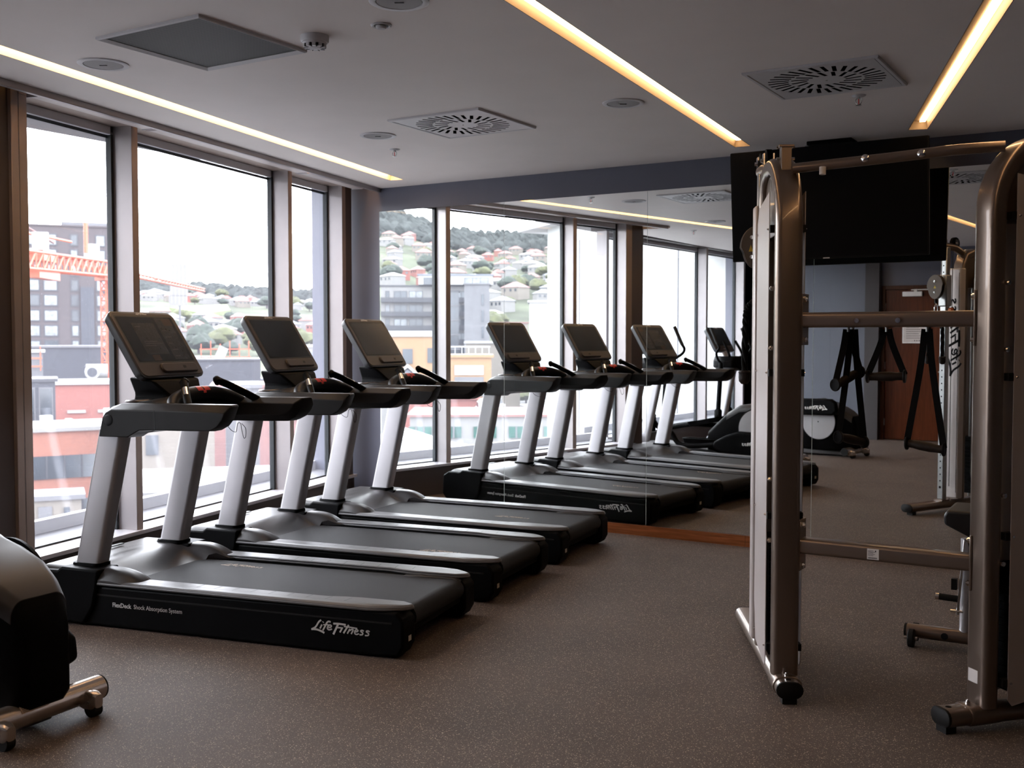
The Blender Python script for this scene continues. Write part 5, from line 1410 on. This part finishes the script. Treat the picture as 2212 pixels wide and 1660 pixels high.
# triceps rope on the left tower
def at(F, t, n, z): return RIG + (F @ Vector((t, n, z)))
p0 = at(FL, 0.708, -0.012, 1.70)
e = empty('triceps_rope', p0)
b = MB()
for s_ in (-1, 1):
    base = [Vector((s_*0.012, 0, -0.085)), Vector((s_*0.042, 0, -0.12)), Vector((s_*0.052, 0, -0.20)), Vector((s_*0.056, 0, -0.44))]
    ctr = smooth_path(base, 10)
    for ph in (0, 2*PI/3, 4*PI/3):
        pts = []
        for i, q in enumerate(ctr):
            a = ph + i*0.75; pts.append(Vector((q.x+0.0085*math.cos(a), q.y+0.0085*math.sin(a), q.z)))
        b.tube(pts, 0.0088, 8)
rp = b.build('twisted_rope', M['strap'], e, smooth=60)
for s_ in (-1, 1):
    b = MB(); b.lathe([(0,-0.475),(0.014,-0.475),(0.025,-0.462),(0.027,-0.445),(0.026,-0.425),(0.029,-0.420),(0.026,-0.412),(0,-0.412)], 20, Matrix.Translation((s_*0.056,0,0))); b.build('rubber_end', M['grip'], e, smooth=50)
b = MB(); b.tube(smooth_path([(-0.012,0,-0.10),(-0.012,0,-0.075),(0,0,-0.066),(0.012,0,-0.075),(0.012,0,-0.10)], 4), 0.005, 8); b.build('steel_eye', M['chrome'], e)
tag(e, 'black twisted triceps rope with rubber ends hanging from the left tower pulley', 'cable attachment')
e = empty('carabiner', p0)
lp_ = smooth_path([(0,0,0.02),(0.012,0,0.0),(0.013,0,-0.045),(0,0,-0.068),(-0.011,0,-0.052),(-0.012,0,-0.01)], 5)
b = MB(); b.tube(lp_, 0.0042, 8, closed=True); b.build('ring_body', M['chrome'], e, smooth=60)
b = MB(); b.cyl((0,0,0.02), (0,0,0.032), 0.004, 8); b.build('swivel', M['chrome'], e)
tag(e, 'chrome carabiner joining the cable stop and the twisted rope', 'carabiner')

# ---- television hung in front of the mirrors
tv = empty('television', (-1.845, 6.77, 2.29))
TT = Matrix.Rotation(0.10, 4, 'X')
b = MB(); b.loft([[(x, 0.0, z) for x, z in rrect(1.226, 0.705, 0.008, 3)], [(x, 0.022, z) for x, z in rrect(1.226, 0.705, 0.008, 3)], [(x, 0.050, z) for x, z in rrect(1.05, 0.52, 0.03, 3)]], TT); tvb = b.build('television_case', mat('matt_black_case', (0.004,0.004,0.0045), 0.5, spec=0.08), tv, smooth=30)
b = MB(); b.box(-0.604, 0.604, -0.0012, 0.0, -0.338, 0.346, TT); b.build('screen', mat('black_television_glass', (0.0035,0.0035,0.004), 0.3, spec=0.05), tvb)
b = MB(); b.box(-0.020, 0.020, -0.0022, -0.0012, -0.3495, -0.3435, TT); b.build('badge', M['print'], tvb)
b = MB(); b.box(-0.20, 0.20, 0.045, 0.075, -0.16, 0.20, TT); b.box(-0.03, 0.03, 0.07, 0.13, -0.10, 0.10, TT); b.cyl((0,0.13,-0.10), (0,0.13,0.398), 0.022, 12); b.box(-0.14, 0.14, 0.05, 0.21, 0.375, 0.3978); b.build('ceiling_bracket', M['black'], tv, bevel=0.004)
b = MB(); b.cyl((-0.16,0.10,0.37), (-0.10,0.12,0.395), 0.010, 10); b.build('cable_gland', M['steel'], tv)
tag(tv, 'large black flat television hung from the ceiling in front of the mirrors', 'television')

# ---- weight bench, mostly behind the right tower
bn = empty('weight_bench', (-0.45, 5.26, 0), 0.03)
M['vinyl'] = mat('black_padded_vinyl', (0.012, 0.012, 0.014), 0.38, var=0.1, bump=0.2, bscale=400)
b = MB(); sc2 = oval(0.075, 0.062); b.loft([[(x, p[0], 0.062+p[1]) for p in sc2] for x in (-0.57, 0.62)]); sp = b.build('base_rail', M['rig'], bn, smooth=40)
b = MB(); b.loft([[(x, p[0], 0.062+p[1]) for p in sc2] for x in (-0.58, -0.569)]); b.build('end_cap', M['rubber'], sp)
b = MB(); b.cyl((-0.40,-0.0383,0.062), (-0.40,-0.0378,0.062), 0.016, 16); b.build('plug', M['rubber'], sp)
for s_ in (-1, 1):
    b = MB(); b.cyl((-0.555, s_*0.062, 0.042), (-0.528, s_*0.062, 0.042), 0.042, 24); wl = b.build('transport_wheel', M['rubber'], bn, bevel=0.004)
    b = MB(); b.cyl((-0.572, s_*0.062, 0.042), (-0.515, s_*0.062, 0.042), 0.009, 10); b.build('axle_bolt', M['bolt'], wl)
b = MB(); b.box(0.54, 0.60, -0.26, 0.26, 0.02, 0.07); b.build('rear_foot', M['rig'], bn, bevel=0.02, seg=3)
b = MB(); b.tube([(-0.318,0,0.08),(-0.318,0,0.52)], 0.024, 14); b.build('support_post', M['post_silver'], bn, smooth=50)
b = MB(); b.tube([(0.25,0,0.08),(0.05,0,0.50)], 0.028, 14); b.build('support_post', M['post_silver'], bn, smooth=50)
b = MB(); b.box(-0.352, -0.340, -0.055, -0.047, 0.17, 0.52, Matrix.Translation((-0.294,0,0.17)) @ Matrix.Rotation(0.08,4,'Y') @ Matrix.Translation((0.294,0,-0.17))); lv = b.build('lever_plate', M['steel'], bn, bevel=0.003)
b = MB(); b.cyl((-0.425,-0.052,0.250), (-0.345,-0.052,0.247), 0.0155, 16); lg = b.build('foam_peg', M['rubber'], bn)
b = MB(); b.cyl((-0.440,-0.052,0.2503), (-0.424,-0.052,0.250), 0.016, 16); b.build('peg_cap', M['chrome'], lg)
b = MB(); b.box(-0.372, -0.348, -0.065, -0.035, 0.29, 0.34); b.build('stop_block', M['rubber'], bn)
b = MB(); b.cyl((-0.375,-0.052,0.19), (-0.32,-0.052,0.19), 0.006, 8); b.build('pivot_bolt', M['bolt'], bn)
b = MB(); b.prism([(-0.395,0.60),(-0.40,0.64),(-0.385,0.665),(-0.06,0.665),(-0.06,0.595),(-0.15,0.575),(-0.30,0.555)], -0.15, 0.15); b.build('seat_pad', M['vinyl'], bn, bevel=0.012, seg=3)
b = MB(); b.prism([(-0.04,0.595),(-0.04,0.665),(0.58,0.70),(0.585,0.63)], -0.14, 0.14); b.build('back_pad', M['vinyl'], bn, bevel=0.014, seg=3)
b = MB(); b.box(-0.27, 0.50, -0.03, 0.03, 0.52, 0.575); b.build('seat_rail', M['rig'], bn, bevel=0.01)
b = MB(); b.lathe([(0,-0.045),(0.018,-0.045),(0.026,-0.02),(0.026,0.02),(0.012,0.03),(0,0.03)], 16, Matrix.Translation((-0.285,-0.04,0.535))); b.build('adjuster_knob', M['black_gloss'], bn, smooth=50)
b = MB(); b.prism([(-0.31,0.55),(-0.235,0.55),(-0.225,0.49),(-0.25,0.47),(-0.30,0.50)], -0.03, 0.03); b.build('seat_bracket', M['rig'], bn, bevel=0.006)
tag(bn, 'padded black weight bench with transport wheels, mostly hidden behind the right cable tower', 'bench')

# ---------------------------------------------------------------- cross-trainers
M['disc'] = mat('light_grey_disc_cover', (0.34, 0.33, 0.34), 0.4, 0.2, var=0.02, scale=10)
M['tubing'] = mat('champagne_metallic_tube', (0.48, 0.42, 0.38), 0.24, 0.8, var=0.04, scale=30)
def make_trainer(lift, swing, fxs):
    """lift: height offset of the crank cover on the +y side; swing: rearward shift of its arm"""
    t = empty('cross_trainer')
    # rear housing, lofted along its length
    st = [(-1.02,0.10,0.36,0.10),(-0.90,0.14,0.46,0.09),(-0.76,0.165,0.58,0.08),(-0.60,0.18,0.675,0.07),(-0.46,0.185,0.69,0.07),(-0.38,0.185,0.655,0.07),(-0.28,0.185,0.63,0.07),(-0.16,0.175,0.59,0.075),(-0.06,0.145,0.545,0.085),(0.01,0.118,0.495,0.09),(0.042,0.102,0.42,0.10),(0.056,0.090,0.34,0.115),(0.060,0.080,0.24,0.13)]
    rings = []
    for x, hw, zt, zb in st:
        r = []; n_ = 7
        for k in range(n_+1):
            a = PI*k/(2*n_); r.append((x + 0.0, hw-0.05+0.05*math.cos(a), zt-0.06+0.06*math.sin(a)))
        for k in range(n_+1):
            a = PI/2+PI*k/(2*n_); r.append((x, -(hw-0.05)+0.05*math.cos(a), zt-0.06+0.06*math.sin(a)))
        r += [(x, -hw, zb+0.03), (x, -hw+0.03, zb), (x, hw-0.03, zb), (x, hw, zb+0.03)]
        rings.append(r)
    b = MB(); b.loft(rings); hs = b.build('rear_housing', M['black'], t, smooth=50)
    # brown-grey top cap following the housing ridge
    rings = []
    for x, hw, zt, zb in st[2:-3]:
        r = []
        for k in range(8):
            a = PI*k/14; r.append((x, hw-0.05+0.0535*math.cos(a), zt-0.06+0.0635*math.sin(a)))
        for k in range(8):
            a = PI/2+PI*k/14; r.append((x, -(hw-0.05)+0.0535*math.cos(a), zt-0.06+0.0635*math.sin(a)))
        r += [(x, -(hw+0.0035), zt-0.075), (x, -(hw-0.03), zt-0.085), (x, hw-0.03, zt-0.085), (x, hw+0.0035, zt-0.075)]
        rings.append(r)
    b = MB(); b.loft(rings); b.build('top_cap', M['graphite'], hs, smooth=50)
    for s_ in (-1, 1):
        T = Matrix.Translation((-0.38, s_*0.192, 0.42)) @ Matrix.Rotation(-s_*PI/2, 4, 'X')
        b = MB(); b.lathe([(0.0,-0.015),(0.230,-0.015),(0.229,0.0),(0.224,0.006),(0.219,0.0),(0,0.0)], 48, T); hub = b.build('wheel_guard', M['black'], t, smooth=40)
        b = MB(); b.lathe([(0,0.0),(0.218,0.0),(0.214,0.006),(0,0.010)], 48, T); dc = b.build('disc_cover', M['disc'], hub, smooth=40)
        b = MB(); b.lathe([(0,0.010),(0.008,0.010),(0.008,0.012),(0,0.012)], 12, T); b.build('screw', M['black'], dc)
        # moving parts on this side
        up = lift*s_; y = s_*0.255; hub_z = 0.42 + 0.14*up; hub_x = -0.40 - 0.05*up
        # pedal beam from crank cover forward to the arm boot
        fx = fxs[s_]
        px = -1.12 + 0.05*swing*s_; pz = 0.30 + 0.06*up if up < 0 else 0.36 + 0.08*up
        pth = smooth_path([(hub_x, y, hub_z), (hub_x-0.30, y, (hub_z+pz)/2+0.0), (px+0.1, y, pz-0.035), (px-0.22, y, pz-0.04), (fx+0.12, y, 0.33), (fx, y, 0.42)], 4)
        b = MB(); b.tube(pth, 0.030, 12); bm_ = b.build('pedal_beam', M['black'], t, smooth=60)
        a0 = Vector((hub_x, 0, hub_z)); d_ = (Vector((px+0.1,0,pz)) - a0).normalized(); ang = math.atan2(-d_.z, -d_.x)
        if up > 0:
            pr = [(-0.64,0.55),(-0.62,0.66),(-0.58,0.70),(-0.18,0.705),(-0.12,0.67),(-0.10,0.56),(-0.16,0.51),(-0.56,0.50)]; lz = 0.575
        else:
            pr = [(-0.88,0.20),(-0.86,0.26),(-0.72,0.335),(-0.56,0.39),(-0.40,0.385),(-0.25,0.34),(-0.13,0.26),(-0.12,0.17),(-0.22,0.11),(-0.62,0.11),(-0.80,0.15)]; lz = 0.235
        b = MB(); b.prism(pr, y-0.035, y+0.035, 'y'); cv = b.build('crank_cover', M['black'], t, bevel=0.022, seg=3)
        xd = (-1,0,0) if s_ > 0 else (1,0,0)
        logo('cover_logo', 0.30, M['print_white'], cv, frame((-0.22 if s_ > 0 else -0.54, y+s_*0.0355, lz), xd, (0,0,1)), 0.0006)
        # foot pedal with a raised rim and ribbed tread
        tl = 0.0 if up < 0 else -0.20
        TP_ = Matrix.Translation((px, y-s_*0.085, pz)) @ Matrix.Rotation(tl, 4, 'Y')
        b = MB(); b.loft([[(p[0], p[1], -0.02) for p in rrect(0.40, 0.15, 0.05, 4)], [(p[0], p[1], 0.035) for p in rrect(0.44, 0.17, 0.05, 4)], [(p[0], p[1], 0.035) for p in rrect(0.40, 0.135, 0.04, 4)], [(p[0], p[1], 0.008) for p in rrect(0.39, 0.125, 0.04, 4)]], TP_); pd = b.build('foot_pedal', M['black'], t, smooth=35)
        b = MB()
        for k in range(15): b.box(-0.17+0.0236*k, -0.158+0.0236*k, -0.052, 0.052, 0.007, 0.012, TP_)
        b.build('tread', M['charcoal'], pd)
        # arm: boot, lower tube, curved upper handle
        b = MB(); b.loft([[(fx+p[0], y-s_*0.03+p[1], 0.29) for p in rrect(0.075,0.075,0.02,3)], [(fx+p[0], y-s_*0.03+p[1], 0.49) for p in rrect(0.085,0.085,0.02,3)], [(fx+p[0], y-s_*0.03+p[1], 0.52) for p in rrect(0.05,0.05,0.02,3)]]); b.build('arm_boot', M['black'], t, smooth=40)
        pv = (fx+0.01, s_*0.235, 1.10)
        ya = y-s_*0.03
        b = MB(); b.tube([(fx, ya, 0.50), (pv[0]+0.03, ya, 1.12)], 0.031, 12); lt = b.build('lower_arm', M['black'], t, smooth=60)
        sx = 0.05 if swing*s_ > 0 else -0.20
        hp = [(pv[0]+0.03, ya, 1.10), (pv[0]+0.10+sx*0.5, s_*0.27, 1.18), (pv[0]+0.20+sx, s_*0.29, 1.25), (pv[0]+0.24+sx, s_*0.295, 1.31), (pv[0]+0.20+sx, s_*0.29, 1.38), (pv[0]+0.10+sx, s_*0.275, 1.57)]
        q = smooth_path(hp, 5)
        b = MB(); b.tube(q, 0.0165, 12); b.build('moving_handle', M['black'], t, smooth=60)
        b = MB(); b.tube(q[-7:], 0.020, 12); b.build('hand_grip', M['rubber'], t, smooth=60)
        hp2 = [(-1.72, s_*0.10, 1.12), (-1.66, s_*0.15, 1.19), (-1.68, s_*0.16, 1.27), (-1.76, s_*0.15, 1.40)]
        b = MB(); b.tube(smooth_path(hp2, 5), 0.017, 12); b.build('fixed_handle', M['black'], t, smooth=60)
    # base cover slab, front foot, rear stabiliser tube with castors
    b = MB(); b.loft([[(x, p, z) for p, z in ((-w_,0.02),(-w_,h_-0.04),(-w_*0.75,h_),(w_*0.75,h_),(w_,h_-0.04),(w_,0.02))] for x, w_, h_ in ((-2.02,0.12,0.10),(-1.95,0.24,0.17),(-1.70,0.27,0.20),(-1.3,0.20,0.165),(-0.9,0.17,0.14),(-0.5,0.15,0.12),(0.0,0.06,0.10))]); b.build('base_cover', M['rail_silver'], t, bevel=0.01, smooth=45)
    b = MB(); b.tube([(0.0,-0.275,0.080),(0.0,0.275,0.080)], 0.046, 24); st_ = b.build('stabiliser_tube', M['tubing'], t, smooth=50)
    for s_ in (-1, 1):
        b = MB(); b.cyl((0.0, s_*0.274, 0.080), (0.0, s_*0.282, 0.080), 0.047, 24); b.build('tube_cap', M['rubber'], st_, bevel=0.003)
        b = MB(); b.loft([[(x, s_*0.19+p[0], 0.062+p[1]*1.0) for p in rrect(wq, hq, min(wq,hq)*0.35, 4)] for x, wq, hq in ((0.0,0.05,0.06),(0.035,0.056,0.075),(0.075,0.052,0.070),(0.095,0.036,0.050))]); ft = b.build('castor_housing', M['tubing'], st_, smooth=50)
        b = MB(); b.cyl((0.065, s_*0.19-0.018, 0.030), (0.065, s_*0.19+0.018, 0.030), 0.030, 20); b.build('castor_wheel', M['rubber'], t)
        b = MB(); b.cyl((0.068, s_*0.19-0.031, 0.060), (0.068, s_*0.19+0.031, 0.060), 0.005, 8); b.build('castor_axle', M['bolt'], t)
    TL_ = frame((0.046*math.cos(0.7), -0.05, 0.08+0.046*math.sin(0.7)), (0,1,0), (-math.sin(0.7),0,math.cos(0.7)))
    b = MB(); b.box(-0.055, 0.055, -0.016, 0.016, 0.0005, 0.0012, TL_); lb_ = b.build('rating_label', mat('tan_rating_label', (0.42,0.32,0.24), 0.5), st_)
    b = MB()
    for k in range(5): b.box(-0.05, 0.01+0.008*(k % 2), -0.012+0.0055*k, -0.0105+0.0055*k, 0.0013, 0.0015, TL_)
    b.build('small_print', M['charcoal'], lb_)
    # front post, console shelf and console
    b = MB(); b.loft([[(cx+p[0], p[1], z) for p in rrect(0.13, 0.085, 0.03, 4)] for cx, z in ((-1.92,0.14),(-1.70,1.10))]); b.build('front_post', M['post_silver'], t, smooth=40)
    b = MB(); b.loft([[(x, yy, z) for yy, z in ((-w_,1.06),(-w_,1.14),(-w_*0.7,1.20),(w_*0.7,1.20),(w_,1.14),(w_,1.06),(0,1.01))] for x, w_ in ((-1.93,0.12),(-1.86,0.20),(-1.70,0.24),(-1.60,0.20),(-1.56,0.10))]); b.build('console_shelf', M['black'], t, bevel=0.012, smooth=45)
    ux = Vector((-0.50,0,0.866)); nr_ = Vector((0.866,0,0.50)); CT = Matrix((Vector((0,1,0)), ux, nr_)).transposed().to_4x4(); CT.translation = Vector((-1.90, 0, 1.42))
    b = MB(); b.loft([[(x, y, -0.055) for x, y in rrect(0.36, 0.28, 0.05, 5)], [(x, y, -0.04) for x, y in rrect(0.44, 0.36, 0.045, 5)], [(x, y, 0.0) for x, y in rrect(0.45, 0.37, 0.045, 5)]], CT); cn = b.build('console', M['console_case'], t, smooth=35)
    b = MB(); b.loft([[(x, y, 0.0) for x, y in rrect(0.43, 0.35, 0.04, 5)], [(x, y, 0.004) for x, y in rrect(0.425, 0.345, 0.04, 5)]], CT); b.build('bezel', M['console_face'], cn, smooth=20)
    b = MB(); b.loft([[(x, y, 0.004) for x, y in rrect(0.38, 0.25, 0.006, 3, 0, 0.03)], [(x, y, 0.005) for x, y in rrect(0.38, 0.25, 0.006, 3, 0, 0.03)]], CT); b.build('screen', M['screen'], cn)
    logo('console_logo', 0.08, M['print_white'], cn, CT @ Matrix.Translation((-0.06, 0.163, 0.0045)), 0.0002)
    b = MB(); b.loft([[(-1.80+p[0]*1.0, p[1], 1.14) for p in rrect(0.09,0.13,0.03,4)], [(-1.86+p[0], p[1], 1.30) for p in rrect(0.07,0.12,0.03,4)]]); b.build('console_neck', M['post_silver'], t)
    return t
x1 = make_trainer(-1, 1, {1: -1.53, -1: -1.92})
x1.location = (-3.51, 2.40, 0); x1.rotation_euler = (0, 0, 0.07)
tag(x1, 'nearest cross-trainer, its black rear end and castor tube cut by the lower left edge', 'cross trainer', 'cross-trainers left of the camera')
x2 = make_trainer(1, -1, {1: -1.78, -1: -1.90})
x2.location = (-3.20, 1.02, 0); x2.rotation_euler = (0, 0, 0.20)
tag(x2, 'farther cross-trainer by the recessed windows, seen only in the mirror', 'cross trainer', 'cross-trainers left of the camera')
